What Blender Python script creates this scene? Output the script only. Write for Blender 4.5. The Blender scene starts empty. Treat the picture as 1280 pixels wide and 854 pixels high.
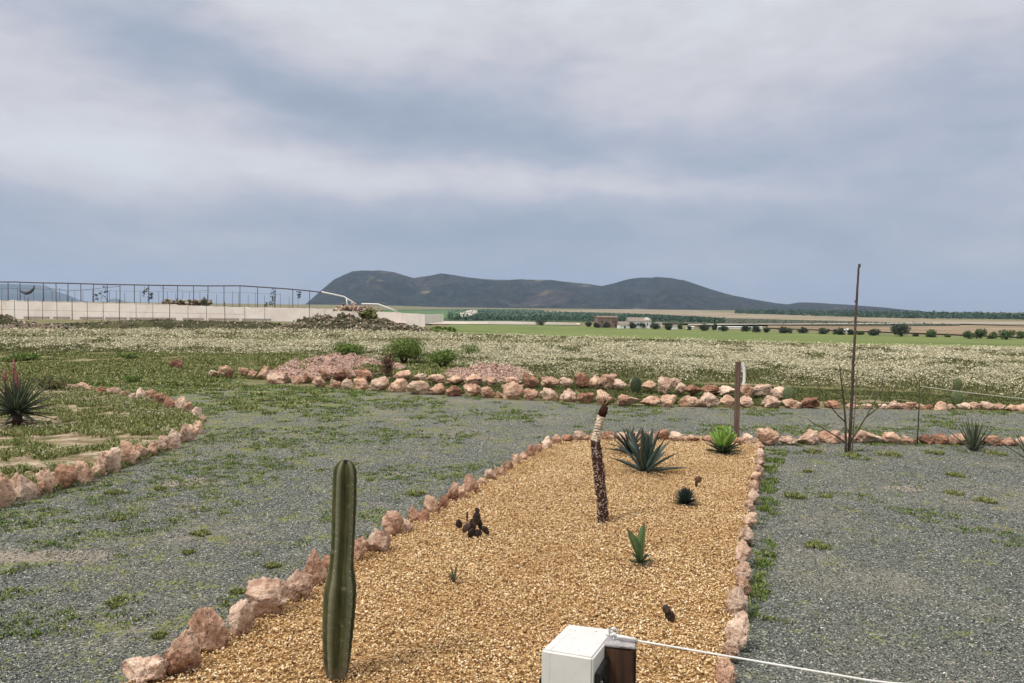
import bpy, bmesh, math, random
import numpy as np
from mathutils import Vector, Matrix, noise, Quaternion

random.seed(7); RNG = np.random.default_rng(11)
S = bpy.context.scene; C = S.collection
R = math.radians

# ------------------------------------------------------------------ camera
F = 930.0; CX, CY = 640.0, 427.0; CAMZ = 2.5
PITCH = math.atan(37/F); ROLL = math.radians(0.6)
fwd = Vector((0, math.cos(PITCH), -math.sin(PITCH)))
r0 = Vector((1, 0, 0)); u0 = Vector((0, math.sin(PITCH), math.cos(PITCH)))
RT = (r0*math.cos(ROLL) + u0*math.sin(ROLL)); UP = (u0*math.cos(ROLL) - r0*math.sin(ROLL))
CAM = Vector((0, 0, CAMZ))
def ray(px, py): return fwd + RT*((px-CX)/F) - UP*((py-CY)/F)
def G(px, py, z=0.0):
    d = ray(px, py); t = (z-CAMZ)/d.z
    return CAM + d*t
def D(px, py, Y):
    d = ray(px, py); return CAM + d*(Y/d.y)
def depth(p): return (p-CAM).dot(fwd)
def project(P):
    P = np.asarray(P, float) - np.array(CAM)
    dz = P @ np.array(fwd); dz = np.where(dz < .01, .01, dz)
    return CX + F*(P @ np.array(RT))/dz, CY - F*(P @ np.array(UP))/dz

cam = bpy.data.objects.new('camera', bpy.data.cameras.new('camera')); C.objects.link(cam)
cam.data.sensor_width = 36; cam.data.lens = F/1280*36
cam.data.clip_start = .05; cam.data.clip_end = 40000
M = Matrix((RT, UP, -fwd)).transposed().to_4x4(); M.translation = CAM
cam.matrix_world = M; S.camera = cam

# ------------------------------------------------------------------ helpers
def tag(o, label=None, cat=None, group=None, kind=None):
    if label: o['label'] = label
    if cat: o['category'] = cat
    if group: o['group'] = group
    if kind: o['kind'] = kind
    return o
def link(name, me, m=None, parent=None, loc=None):
    o = bpy.data.objects.new(name, me); C.objects.link(o)
    if m is not None and me is not None and len(me.materials) == 0:
        me.materials.append(m)
    if parent is not None: o.parent = parent
    if loc is not None: o.location = loc
    return o
def empty(name, loc, rz=0):
    o = bpy.data.objects.new(name, None); C.objects.link(o); o.location = loc
    o.rotation_euler = (0, 0, rz); o.empty_display_size = .1
    return o
def mesh(name, v, f, smooth=False):
    me = bpy.data.meshes.new(name); me.from_pydata([tuple(a) for a in v], [], [tuple(a) for a in f]); me.update()
    if smooth:
        me.polygons.foreach_set('use_smooth', [True]*len(me.polygons))
    return me
def tri_mesh(name, verts, tris):
    """big numpy triangle mesh"""
    me = bpy.data.meshes.new(name); verts = np.ascontiguousarray(verts, np.float32); tris = np.ascontiguousarray(tris, np.int32)
    me.vertices.add(len(verts)); me.vertices.foreach_set('co', verts.ravel())
    me.loops.add(tris.size); me.loops.foreach_set('vertex_index', tris.ravel())
    me.polygons.add(len(tris)); me.polygons.foreach_set('loop_start', np.arange(0, tris.size, 3, dtype=np.int32))
    me.polygons.foreach_set('loop_total', np.full(len(tris), 3, np.int32))
    me.update(calc_edges=True); return me
def bm_mesh(name, bm, smooth=False):
    me = bpy.data.meshes.new(name); bm.to_mesh(me); bm.free()
    if smooth: me.polygons.foreach_set('use_smooth', [True]*len(me.polygons))
    return me
def bm_box(bm, c, s, rot=None, bevel=0):
    r = bmesh.ops.create_cube(bm, size=1)
    vs = r['verts']
    for v in vs:
        p = Vector((v.co.x*s[0], v.co.y*s[1], v.co.z*s[2]))
        if rot is not None: p = rot @ p
        v.co = p + Vector(c)
    if bevel:
        es = list({e for v in vs for e in v.link_edges})
        bmesh.ops.bevel(bm, geom=es, offset=bevel, segments=2, affect='EDGES')
def tube(bm, pts, rads, n=8, cap=True):
    pts = [Vector(p) for p in pts]; rings = []
    prev = None
    for i, p in enumerate(pts):
        t = (pts[min(i+1, len(pts)-1)] - pts[max(i-1, 0)]).normalized()
        a = t.orthogonal().normalized() if prev is None else (prev - t*prev.dot(t)).normalized()
        prev = a; b = t.cross(a); r = rads[i] if hasattr(rads, '__len__') else rads
        rings.append([bm.verts.new(p + (a*math.cos(2*math.pi*k/n) + b*math.sin(2*math.pi*k/n))*r) for k in range(n)])
    for i in range(len(rings)-1):
        for k in range(n):
            bm.faces.new((rings[i][k], rings[i][(k+1) % n], rings[i+1][(k+1) % n], rings[i+1][k]))
    if cap:
        bm.faces.new(rings[0][::-1]); bm.faces.new(rings[-1])
ONES = ['', 'first', 'second', 'third', 'fourth', 'fifth', 'sixth', 'seventh', 'eighth', 'ninth', 'tenth', 'eleventh', 'twelfth',
        'thirteenth', 'fourteenth', 'fifteenth', 'sixteenth', 'seventeenth', 'eighteenth', 'nineteenth']
TENS = {2: ('twentieth', 'twenty'), 3: ('thirtieth', 'thirty'), 4: ('fortieth', 'forty'), 5: ('fiftieth', 'fifty'), 6: ('sixtieth', 'sixty')}
def ordw(n):
    if n < 20: return ONES[n]
    t, o = divmod(n, 10)
    return TENS[t][0] if o == 0 else TENS[t][1] + '-' + ONES[o]

# ------------------------------------------------------------------ materials
class NT:
    def __init__(s, name, rough=.9, spec=.2):
        s.m = bpy.data.materials.new(name); s.m.use_nodes = True; s.t = s.m.node_tree
        s.b = s.t.nodes['Principled BSDF']; s.b.inputs['Roughness'].default_value = rough
        s.b.inputs['Specular IOR Level'].default_value = spec
        s.tc = s.n('ShaderNodeTexCoord')
    def n(s, ty, **k):
        x = s.t.nodes.new(ty)
        for a, v in k.items(): setattr(x, a, v)
        return x
    def l(s, a, b): s.t.links.new(a, b)
    def noise(s, scale, detail=4, rough=.55, vec=None, dist=0, stretch=None):
        x = s.n('ShaderNodeTexNoise'); x.inputs['Scale'].default_value = scale
        x.inputs['Detail'].default_value = detail; x.inputs['Roughness'].default_value = rough; x.inputs['Distortion'].default_value = dist
        v = vec or s.tc.outputs['Object']
        if stretch:
            mp = s.n('ShaderNodeMapping'); mp.inputs['Scale'].default_value = stretch; s.l(v, mp.inputs['Vector']); v = mp.outputs[0]
        s.l(v, x.inputs['Vector']); return x.outputs['Fac']
    def vor(s, scale, out='Color', feature='F1', rand=1):
        x = s.n('ShaderNodeTexVoronoi', feature=feature); x.inputs['Scale'].default_value = scale
        x.inputs['Randomness'].default_value = rand
        s.l(s.tc.outputs['Object'], x.inputs['Vector']); return x.outputs[out]
    def ramp(s, fac, stops, interp='LINEAR'):
        x = s.n('ShaderNodeValToRGB'); x.color_ramp.interpolation = interp
        e = x.color_ramp.elements
        while len(e) < len(stops): e.new(.5)
        for i, (p, c) in enumerate(stops):
            e[i].position = p; e[i].color = (*c, 1) if hasattr(c, '__len__') else (c, c, c, 1)
        s.l(fac, x.inputs[0]); return x.outputs[0]
    def mix(s, fac, a, b, mode='MIX'):
        x = s.n('ShaderNodeMix', data_type='RGBA', blend_type=mode)
        for sock, v in ((x.inputs[0], fac), (x.inputs[6], a), (x.inputs[7], b)):
            if hasattr(v, 'is_output'): s.l(v, sock)
            elif hasattr(v, '__len__'): sock.default_value = (*v, 1)
            else: sock.default_value = v
        return x.outputs[2]
    def math(s, op, a, b=0.0, c=0.0, clamp=False):
        x = s.n('ShaderNodeMath', operation=op); x.use_clamp = clamp
        for i, v in enumerate((a, b, c)):
            if hasattr(v, 'is_output'): s.l(v, x.inputs[i])
            else: x.inputs[i].default_value = v
        return x.outputs[0]
    def island(s): return s.n('ShaderNodeNewGeometry').outputs['Random Per Island']
    def orand(s): return s.n('ShaderNodeObjectInfo').outputs['Random']
    def col(s, c):
        if hasattr(c, 'is_output'): s.l(c, s.b.inputs['Base Color'])
        else: s.b.inputs['Base Color'].default_value = (*c, 1)
        return s
    def bump(s, h, strength=.5, dist=.02):
        x = s.n('ShaderNodeBump'); x.inputs['Strength'].default_value = strength; x.inputs['Distance'].default_value = dist
        s.l(h, x.inputs['Height']); s.l(x.outputs[0], s.b.inputs['Normal']); return s

MAT = {}
WORN = [(G(x, y).x, G(x, y).y, a, b) for x, y, a, b in ((45, 697, .9, .26), (235, 604, .5, .35), (1130, 611, .35, .16))]
def build_materials():
    # stone
    def stone(name, base, pale, rust):
        t = NT(name, .92, .15); r = t.orand()
        wv = t.n('ShaderNodeNewGeometry').outputs['Position']
        n1 = t.noise(5, 5, .6, vec=wv); n2 = t.noise(19, 5, .65, vec=wv); n3 = t.noise(2.6, 4, vec=wv); pt = t.n('ShaderNodeNewGeometry').outputs['Pointiness']
        a = t.ramp(n1, [(.34, rust), (.48, base), (.62, pale)])
        b = t.mix(t.math('MULTIPLY', r, .45), a, pale)
        c = t.mix(t.ramp(n3, [(.45, 0.), (.62, .45)]), b, rust)
        d = t.mix(t.ramp(n2, [(.34, .75), (.43, 0.)]), c, (.12, .065, .045))
        e = t.mix(1.0, d, t.ramp(t.orand(), [(0, .82), (1, 1.15)]), 'MULTIPLY')
        e = t.mix(t.ramp(n2, [(.54, 0.), (.64, .6)]), e, pale)
        t.col(e).bump(t.math('ADD', t.math('MULTIPLY', n1, 1.0), t.math('MULTIPLY', n2, .7)), 1.0, .07)
        return t.m
    MAT['stone'] = stone('pink_sandstone', (.52, .30, .195), (.80, .57, .41), (.29, .135, .08))
    MAT['stone_pale'] = stone('pale_limestone', (.64, .43, .31), (.86, .67, .52), (.36, .19, .12))
    MAT['stone_dark'] = stone('rust_stone', (.31, .14, .085), (.54, .32, .21), (.12, .05, .035))
    # pebbles
    def chips(name, stops, rough=.75, patch=None):
        t = NT(name, rough, .3); c = t.ramp(t.island(), stops); n = t.noise(60, 3)
        c = t.mix(1, c, t.ramp(n, [(.3, .82), (.7, 1.12)]), 'MULTIPLY')
        if patch: c = t.mix(t.ramp(t.noise(1.1, 4, .6), [(.44, 0.), (.62, .55)]), c, t.mix(1, c, patch, 'MULTIPLY'))
        t.col(c); return t.m
    MAT['gold_chips'] = chips('golden_pebbles', [(0, (.12, .05, .018)), (.12, (.30, .15, .055)), (.30, (.60, .385, .165)), (.55, (.83, .63, .34)),
                                                 (.82, (.90, .70, .42)), (1, (.94, .83, .60))], patch=(.74, .62, .50))
    MAT['grey_chips'] = chips('grey_pebbles', [(0, (.03, .034, .03)), (.3, (.095, .107, .096)), (.62, (.175, .19, .168)), (.90, (.27, .285, .25)), (.97, (.46, .43, .36)), (1, (.80, .76, .66))])
    MAT['pink_chips'] = chips('pink_rubble', [(0, (.13, .075, .05)), (.35, (.34, .21, .16)), (.75, (.54, .38, .30)), (1, (.72, .58, .48))])
    MAT['bank_chips'] = chips('broken_rubble', [(0, (.04, .045, .02)), (.4, (.10, .095, .05)), (.7, (.26, .19, .14)), (.92, (.42, .34, .27)), (1, (.55, .48, .40))])
    # gravel sheet
    t = NT('grey_gravel', .95, .15)
    v = t.vor(75); sep = t.n('ShaderNodeSeparateColor'); t.l(v, sep.inputs[0])
    g = t.ramp(sep.outputs[0], [(0, (.035, .038, .033)), (.45, (.112, .120, .102)), (.8, (.195, .205, .172)), (.93, (.30, .30, .26)), (1, (.66, .62, .52))])
    n_l = t.noise(.45, 5, .6); n_m = t.noise(2.2, 6, .7, dist=.6); n_s = t.noise(11, 5, .75)
    g = t.mix(t.ramp(n_l, [(.50, 0.), (.66, .42)]), g, t.ramp(sep.outputs[1], [(0, (.15, .13, .10)), (1, (.42, .37, .29))]))
    sx = t.n('ShaderNodeSeparateXYZ'); t.l(t.tc.outputs['Object'], sx.inputs[0])
    far = t.math('DIVIDE', t.math('SUBTRACT', sx.outputs[1], 6), 24, clamp=True)
    left = t.math('DIVIDE', t.math('SUBTRACT', 2, sx.outputs[0]), 9, clamp=True)
    amt = t.math('ADD', t.math('MULTIPLY', far, .05), t.math('MULTIPLY', left, .055))
    k = t.math('ADD', t.math('MULTIPLY', n_m, .6), t.math('MULTIPLY', n_s, .4))
    k = t.math('ADD', k, amt)
    moss = t.ramp(k, [(.55, 0.), (.62, .8)])
    g = t.mix(moss, g, t.ramp(n_s, [(.35, (.085, .095, .02)), (.62, (.26, .275, .07))]))
    pink = t.ramp(t.noise(.9, 4, .6, stretch=(1, 1.6, 1)), [(.62, 0.), (.70, .55)])
    g = t.mix(pink, g, (.34, .27, .21))
    for (cx_, cy_, rx, ry) in WORN:
        dx = t.math('DIVIDE', t.math('SUBTRACT', sx.outputs[0], cx_), rx); dy = t.math('DIVIDE', t.math('SUBTRACT', sx.outputs[1], cy_), ry)
        q = t.math('ADD', t.math('MULTIPLY', dx, dx), t.math('MULTIPLY', dy, dy)); q = t.math('ADD', q, t.math('MULTIPLY', t.math('SUBTRACT', n_m, .5), 4.5))
        g = t.mix(t.ramp(q, [(.3, .6), (1.1, 0.)]), g, t.ramp(n_s, [(.35, (.27, .21, .155)), (.62, (.46, .38, .30))]))
    t.col(g).bump(t.math('ADD', t.vor(75, 'Distance'), n_s), .9, .012); MAT['gravel'] = t.m
    # gold bed base
    t = NT('golden_bed_base', .95, .15)
    v = t.vor(60); sep = t.n('ShaderNodeSeparateColor'); t.l(v, sep.inputs[0])
    t.col(t.ramp(sep.outputs[0], [(0, (.08, .035, .015)), (.5, (.30, .165, .06)), (1, (.58, .38, .18))])).bump(t.vor(60, 'Distance'), .8, .012)
    MAT['gold_bed'] = t.m
    # soil of the left bed
    t = NT('sandy_soil', .97, .1)
    n1 = t.noise(1.3, 6, .7, stretch=(1, 1.5, 1)); n2 = t.noise(30, 4, .7)
    a = t.ramp(n1, [(.42, (.20, .15, .085)), (.55, (.42, .33, .23)), (.7, (.55, .45, .34))])
    a = t.mix(t.ramp(t.noise(2.1, 5, .7), [(.5, 0.), (.58, .85)]), a, (.085, .11, .03))
    a = t.mix(1, a, t.ramp(n2, [(.3, .65), (.7, 1.2)]), 'MULTIPLY')
    t.col(a).bump(n2, .6, .03); MAT['soil'] = t.m
    # ground
    t = NT('field_ground', .97, .1)
    n1 = t.noise(.35, 6, .7); n2 = t.noise(6, 5, .7)
    a = t.ramp(n1, [(.36, (.085, .10, .035)), (.50, (.17, .155, .07)), (.64, (.32, .26, .17))])
    a = t.mix(1, a, t.ramp(n2, [(.3, .6), (.7, 1.35)]), 'MULTIPLY')
    t.col(a).bump(n2, .7, .06); MAT['ground'] = t.m
    def land(name, c1, c2, scale, stretch=(1, 1, 1), c3=None):
        t = NT(name, .97, .1)
        n1 = t.noise(scale, 6, .65, stretch=stretch); n2 = t.noise(scale*9, 4, .7, stretch=stretch)
        a = t.ramp(n1, [(.36, c1), (.62, c2)] + ([(.75, c3)] if c3 else []))
        a = t.mix(1, a, t.ramp(n2, [(.3, .72), (.7, 1.2)]), 'MULTIPLY')
        t.col(a); return t.m
    MAT['crop'] = land('green_crop', (.11, .145, .045), (.19, .225, .075), .03, (1, 3, 1))
    MAT['tan_field'] = land('dry_field', (.20, .165, .105), (.34, .28, .19), .006, (1, 2, 1))
    MAT['brown_field'] = land('ploughed_field', (.20, .145, .085), (.34, .26, .17), .008, (1, 2, 1))
    MAT['orchard_soil'] = land('orchard_soil', (.045, .085, .045), (.075, .115, .06), .01)
    MAT['scrub'] = land('dark_scrub', (.05, .06, .035), (.10, .105, .065), .015)
    MAT['pale_earth'] = land('pale_earth', (.42, .37, .30), (.60, .54, .45), .02)
    MAT['far_green'] = land('far_green_field', (.07, .14, .055), (.11, .18, .07), .01)
    # hills
    t = NT('hill_scrub', .98, .05)
    n1 = t.noise(.0022, 7, .62); n2 = t.math('ADD', t.math('MULTIPLY', t.noise(.02, 6, .7), .55), t.math('MULTIPLY', t.noise(.07, 4, .7), .45)); n3 = t.noise(.0045, 5, .6)
    a = t.ramp(n2, [(.40, (.003, .006, .007)), (.5, (.013, .020, .018)), (.61, (.058, .056, .045))])
    a = t.mix(t.ramp(n1, [(.54, 0.), (.66, .5)]), a, t.ramp(n2, [(.4, (.055, .04, .035)), (.66, (.20, .14, .11))]))
    a = t.mix(t.ramp(n3, [(.63, 0.), (.70, .7)]), a, (.20, .17, .085))
    t.col(a).bump(n2, 1, 14); MAT['hills'] = t.m
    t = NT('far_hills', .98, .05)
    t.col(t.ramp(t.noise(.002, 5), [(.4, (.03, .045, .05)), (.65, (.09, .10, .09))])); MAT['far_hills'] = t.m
    # foliage
    def leafy(name, stops, rough=.7, spec=.25, trans=0.0):
        t = NT(name, rough, spec); t.col(t.ramp(t.island(), stops)); return t.m
    MAT['grass'] = leafy('weed_grass', [(0, (.055, .09, .018)), (.5, (.11, .165, .03)), (.85, (.19, .25, .055)), (1, (.30, .29, .11))])
    MAT['grass_bright'] = leafy('bright_weed', [(0, (.07, .095, .025)), (.4, (.16, .195, .05)), (.75, (.28, .29, .10)), (1, (.48, .43, .24))])
    MAT['verge'] = leafy('verge_grass', [(0, (.05, .07, .018)), (.5, (.10, .125, .035)), (.9, (.17, .18, .06)), (1, (.30, .25, .13))])
    MAT['flower_cream'] = leafy('cream_flower', [(0, (.36, .32, .18)), (.5, (.56, .51, .34)), (1, (.78, .73, .54))])
    MAT['flower_green'] = leafy('field_stem', [(0, (.045, .065, .018)), (.5, (.11, .13, .04)), (.8, (.22, .21, .085)), (1, (.35, .30, .15))])
    MAT['bush_green'] = leafy('bush_leaf', [(0, (.04, .07, .015)), (.5, (.13, .20, .035)), (1, (.26, .35, .09))])
    MAT['bush_rust'] = leafy('dry_red_leaf', [(0, (.05, .02, .015)), (.6, (.15, .07, .045)), (1, (.26, .16, .09))])
    MAT['tree_dark'] = leafy('olive_leaf', [(0, (.022, .034, .022)), (.6, (.05, .068, .04)), (1, (.10, .12, .07))])
    MAT['tree_light'] = leafy('willow_leaf', [(0, (.05, .08, .03)), (.6, (.09, .14, .045)), (1, (.16, .21, .08))])
    MAT['orchard_leaf'] = leafy('orchard_leaf', [(0, (.018, .05, .028)), (.6, (.035, .08, .04)), (1, (.065, .12, .055))])
    def leaf(name, a, b, edge, sc=(40, 40, 3), rough=.5):
        t = NT(name, rough, .35)
        n = t.noise(1, 4, .6, stretch=sc); n2 = t.noise(9, 3)
        at = t.n('ShaderNodeAttribute'); at.attribute_name = 'tip'
        c = t.ramp(n, [(.35, a), (.65, b)])
        c = t.mix(1, c, t.ramp(t.island(), [(0, .75), (1, 1.25)]), 'MULTIPLY')
        c = t.mix(t.ramp(at.outputs['Fac'], [(.86, 0.), (.97, 1.)]), c, edge)
        c = t.mix(t.ramp(n2, [(.58, 0.), (.70, .3)]), c, edge)
        t.col(c).bump(n, .3, .004); return t.m
    MAT['agave_blue'] = leaf('blue_agave', (.028, .052, .042), (.075, .11, .085), (.12, .07, .04))
    MAT['agave_dark'] = leaf('dark_agave', (.012, .028, .024), (.035, .06, .05), (.06, .03, .03))
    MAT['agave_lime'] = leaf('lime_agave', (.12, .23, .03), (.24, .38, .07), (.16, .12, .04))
    MAT['agave_green'] = leaf('green_agave', (.06, .115, .04), (.13, .20, .075), (.22, .10, .05))
    MAT['agave_low'] = leaf('lower_leaf_agave', (.03, .055, .03), (.07, .10, .05), (.12, .07, .04))  # darker green for the low leaves of the agaves
    MAT['aloe_grey'] = leaf('grey_aloe', (.04, .06, .03), (.11, .125, .075), (.16, .09, .05), rough=.42)
    # column cactus
    t = NT('column_cactus', .85, .12)
    at = t.n('ShaderNodeAttribute'); at.attribute_name = 'rib'
    n = t.noise(1, 4, .6, stretch=(14, 14, 3)); n2 = t.noise(18, 6, .7)
    c = t.ramp(n, [(.35, (.034, .038, .014)), (.65, (.085, .085, .035))])
    c = t.mix(t.ramp(at.outputs['Fac'], [(.62, 0.), (.84, .35), (.99, .62)]), c, (.22, .22, .14))
    c = t.mix(t.ramp(n2, [(.60, 0.), (.66, .6)]), c, (.20, .17, .09))
    c = t.mix(t.ramp(t.noise(9, 2), [(.26, 1.), (.30, 0.)]), c, (.012, .010, .008))
    sz_ = t.n('ShaderNodeSeparateXYZ'); t.l(t.tc.outputs['Object'], sz_.inputs[0])
    c = t.mix(t.ramp(t.math('ADD', sz_.outputs[2], t.math('MULTIPLY', n2, .12)), [(.10, .75), (.19, 0.)]), c, (.16, .125, .08))
    t.col(c).bump(n2, .35, .006); MAT['cactus'] = t.m
    def pad(name, a, b):
        t = NT(name, .6, .3); n = t.noise(22, 4)
        c = t.ramp(n, [(.4, a), (.62, b)]); v = t.vor(42, 'Distance')
        c = t.mix(t.ramp(v, [(.08, .6), (.16, 0.)]), c, (.30, .24, .14))
        t.col(c).bump(v, .3, .006); return t.m
    MAT['pad_dark'] = pad('dark_pad', (.018, .013, .010), (.06, .035, .022))
    MAT['pad_brown'] = pad('brown_pad', (.06, .03, .018), (.15, .085, .05))
    MAT['pad_green'] = pad('green_pad', (.075, .10, .045), (.15, .175, .075))
    MAT['pad_deep'] = pad('deep_green_pad', (.025, .045, .02), (.06, .085, .035))
    # wood, trunk etc
    def wood(name, a, b, sc=(30, 30, 1.6)):
        t = NT(name, .7, .25); n = t.noise(1, 6, .65, stretch=sc)
        t.col(t.ramp(n, [(.35, a), (.65, b)])).bump(n, .6, .006); return t.m
    MAT['post_wood'] = wood('stained_post', (.018, .010, .007), (.085, .042, .024), (60, 60, 2.5))
    MAT['post_far'] = wood('weathered_post', (.085, .05, .04), (.20, .13, .10))
    MAT['bark'] = wood('grey_bark', (.035, .024, .018), (.13, .095, .07), (30, 30, 8))
    MAT['bark_pale'] = wood('pale_bark', (.22, .17, .12), (.40, .33, .25))
    t = NT('post_end', .6, .4); n = t.noise(30, 5); t.col(t.ramp(n, [(.4, (.23, .21, .205)), (.62, (.48, .45, .44))])).bump(n, .3, .003); MAT['post_end'] = t.m
    t = NT('trunk_fibre', .9, .1); v = t.vor(85); sep = t.n('ShaderNodeSeparateColor'); t.l(v, sep.inputs[0]); n = t.noise(1, 5, .7, stretch=(60, 60, 14))
    c = t.ramp(n, [(.35, (.022, .011, .009)), (.65, (.105, .048, .036))])
    c = t.mix(t.ramp(t.math('MULTIPLY', sep.outputs[0], t.math('ADD', t.noise(14, 3), .35)), [(.66, 0.), (.76, .9)]), c, (.55, .46, .38))
    t.col(c).bump(n, .8, .01); MAT['trunk_fibre'] = t.m
    t = NT('cut_leaf_bases', .85, .2); n = t.noise(40, 4, .7)
    t.col(t.ramp(n, [(.38, (.30, .19, .12)), (.56, (.74, .63, .48))])).bump(n, .3, .004); MAT['trunk_pale'] = t.m
    t = NT('dark_fibre', .95, .1); n = t.noise(1, 5, .7, stretch=(80, 80, 10)); t.col(t.ramp(n, [(.35, (.012, .006, .005)), (.65, (.06, .025, .018))])); MAT['dark_fibre'] = t.m
    t = NT('dry_frond', .9, .1); t.col(t.ramp(t.noise(20, 3), [(.4, (.07, .045, .02)), (.62, (.21, .16, .07))])); MAT['dry_frond'] = t.m
    def plain(name, c, rough=.5, metal=0, spec=.4, var=.12):
        t = NT(name, rough, spec); n = t.noise(14, 5, .7)
        lo = tuple(x*(1-var) for x in c); hi = tuple(min(1, x*(1+var)) for x in c)
        t.col(t.ramp(n, [(.35, lo), (.65, hi)])); t.b.inputs['Metallic'].default_value = metal; return t.m
    t = NT('white_plastic', .42, .45); n = t.noise(6, 5, .7); n2 = t.noise(38, 3)
    c = t.ramp(n, [(.35, (.63, .605, .56)), (.62, (.73, .705, .665))])
    c = t.mix(t.ramp(n2, [(.70, 0.), (.76, .8)]), c, (.35, .26, .2))
    t.col(c).bump(n, .1, .003); MAT['plastic'] = t.m
    MAT['black_plastic'] = plain('black_plastic', (.012, .011, .010), .5)
    MAT['rope'] = plain('white_rope', (.72, .70, .66), .8)
    MAT['rope_grey'] = plain('grey_rope', (.42, .39, .33), .8)
    MAT['steel'] = plain('galvanised_steel', (.55, .56, .56), .35, .9)
    MAT['seam'] = plain('plastic_seam', (.62, .60, .56), .5)
    MAT['red_pen'] = plain('red_pen', (.80, .55, .53), .6)
    MAT['rod'] = plain('rusty_rod', (.045, .032, .028), .8)
    MAT['white_cloth'] = plain('white_plastic_strip', (.78, .77, .76), .6)
    MAT['aloe_flower'] = plain('aloe_flower', (.29, .13, .09), .7, var=.35)
    MAT['frame_steel'] = plain('dark_frame_steel', (.085, .062, .052), .8)
    MAT['white_pipe'] = plain('white_pipe', (.72, .70, .66), .6)
    MAT['rag'] = plain('torn_plastic', (.07, .08, .09), .7, var=.5)
    # reservoir wall
    t = NT('whitewashed_wall', .9, .15); n = t.noise(.25, 6, .7); n2 = t.noise(1, 5, .75, stretch=(.8, .8, .15))
    c = t.ramp(n, [(.35, (.82, .72, .64)), (.6, (.93, .85, .78))]); c = t.mix(t.ramp(n2, [(.55, 0.), (.72, .4)]), c, (.42, .34, .28))
    t.col(c).bump(n, .3, .1); MAT['wall'] = t.m
    MAT['kerb'] = plain('grey_concrete', (.36, .31, .26), .9)
    MAT['bank'] = land('overgrown_bank', (.03, .035, .015), (.09, .085, .04), .35, (1, 1, 1), (.24, .17, .12))
    MAT['mound'] = land('earth_mound', (.10, .08, .05), (.27, .20, .15), .5, (1, 1, 1), (.42, .31, .24))
    MAT['heap'] = land('pink_gravel_heap', (.28, .17, .13), (.47, .31, .24), 3)
    MAT['brick'] = land('old_red_brick', (.20, .13, .105), (.30, .22, .18), .4)
    MAT['house_white'] = plain('lime_white', (.80, .78, .74), .9)
    MAT['roof_tile'] = plain('grey_brown_tile', (.27, .22, .18), .9, var=.3)
    MAT['dark_open'] = plain('dark_opening', (.03, .028, .028), .9)
build_materials()

# ------------------------------------------------------------------ terrain function
P1, P2 = G(600, 420.5), G(1280, 441)
cd = (Vector((P2.x, P2.y)) - Vector((P1.x, P1.y))).normalized(); CN = Vector((-cd.y, cd.x))
def crest(x, y): return (x-P2.x)*CN.x + (y-P2.y)*CN.y
if crest(P2.x+50, P2.y+50) < 0: CN = -CN
def sst(t):
    t = np.clip(t, 0, 1); return t*t*(3-2*t)
def H(x, y):
    x = np.asarray(x, float); y = np.asarray(y, float)
    d = (x-P2.x)*CN.x + (y-P2.y)*CN.y
    a = np.clip((d-2)/200, 0, 1)
    a = np.where(a < .1, a*a/.2, a-.05)/.95
    r = np.hypot(x, y); a = a*sst((x/np.maximum(y, 1)+.19)/.12)
    return -5*a + 24*sst((r-650)/2700) + 30*np.clip((r-3200)/3000, 0, 2)*0
def Hs(x, y):
    d = (x-P2.x)*CN.x + (y-P2.y)*CN.y; a = min(1., max(0., (d-2)/200)); a = (a*a/.2 if a < .1 else a-.05)/.95
    k = min(1., max(0., (x/max(y, 1)+.19)/.12)); a *= k*k*(3-2*k)
    t = min(1., max(0., (math.hypot(x, y)-650)/2700)); return -5*a+24*t*t*(3-2*t)
def hit(px, py, tmin=20, tmax=9000, off=0.):
    """point where the sight line meets the terrain"""
    d = ray(px, py); t = tmin; step = 2
    prev = t
    while t < tmax:
        p = CAM + d*t
        if p.z <= Hs(p.x, p.y)+off:
            lo, hi = prev, t
            for _ in range(24):
                m = (lo+hi)/2; q = CAM + d*m
                if q.z <= Hs(q.x, q.y)+off: hi = m
                else: lo = m
            return CAM + d*hi
        prev = t; t *= 1.02
    return CAM + d*tmax

# ------------------------------------------------------------------ ground sheet
def build_ground():
    az = np.concatenate([np.arange(-180, -50, 6), np.arange(-50, 50, .75), np.arange(50, 180, 6)])*math.pi/180
    rr = np.concatenate([[0], np.geomspace(1.5, 14000, 330)])
    n = len(az); V = []; Fc = []
    V.append((0, 0, float(H(0, 0))))
    A, Rr = np.meshgrid(az, rr[1:])
    X = np.sin(A)*Rr; Y = np.cos(A)*Rr; Z = H(X, Y)
    V += list(zip(X.ravel(), Y.ravel(), Z.ravel()))
    for k in range(n): Fc.append((0, 1+(k+1) % n, 1+k))
    for i in range(len(rr)-2):
        b = 1+i*n
        for k in range(n):
            k2 = (k+1) % n; Fc.append((b+k, b+k2, b+n+k2, b+n+k))
    me = mesh('ground', V, Fc, True)
    o = link('ground', me, MAT['ground'])
    tag(o, 'flat green and brown ground running out to the hills', 'ground', kind='structure')
build_ground()

def lerp_line(pts, x):
    xs = [p[0] for p in pts]; ys = [p[1] for p in pts]
    return float(np.interp(x, xs, ys))

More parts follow.
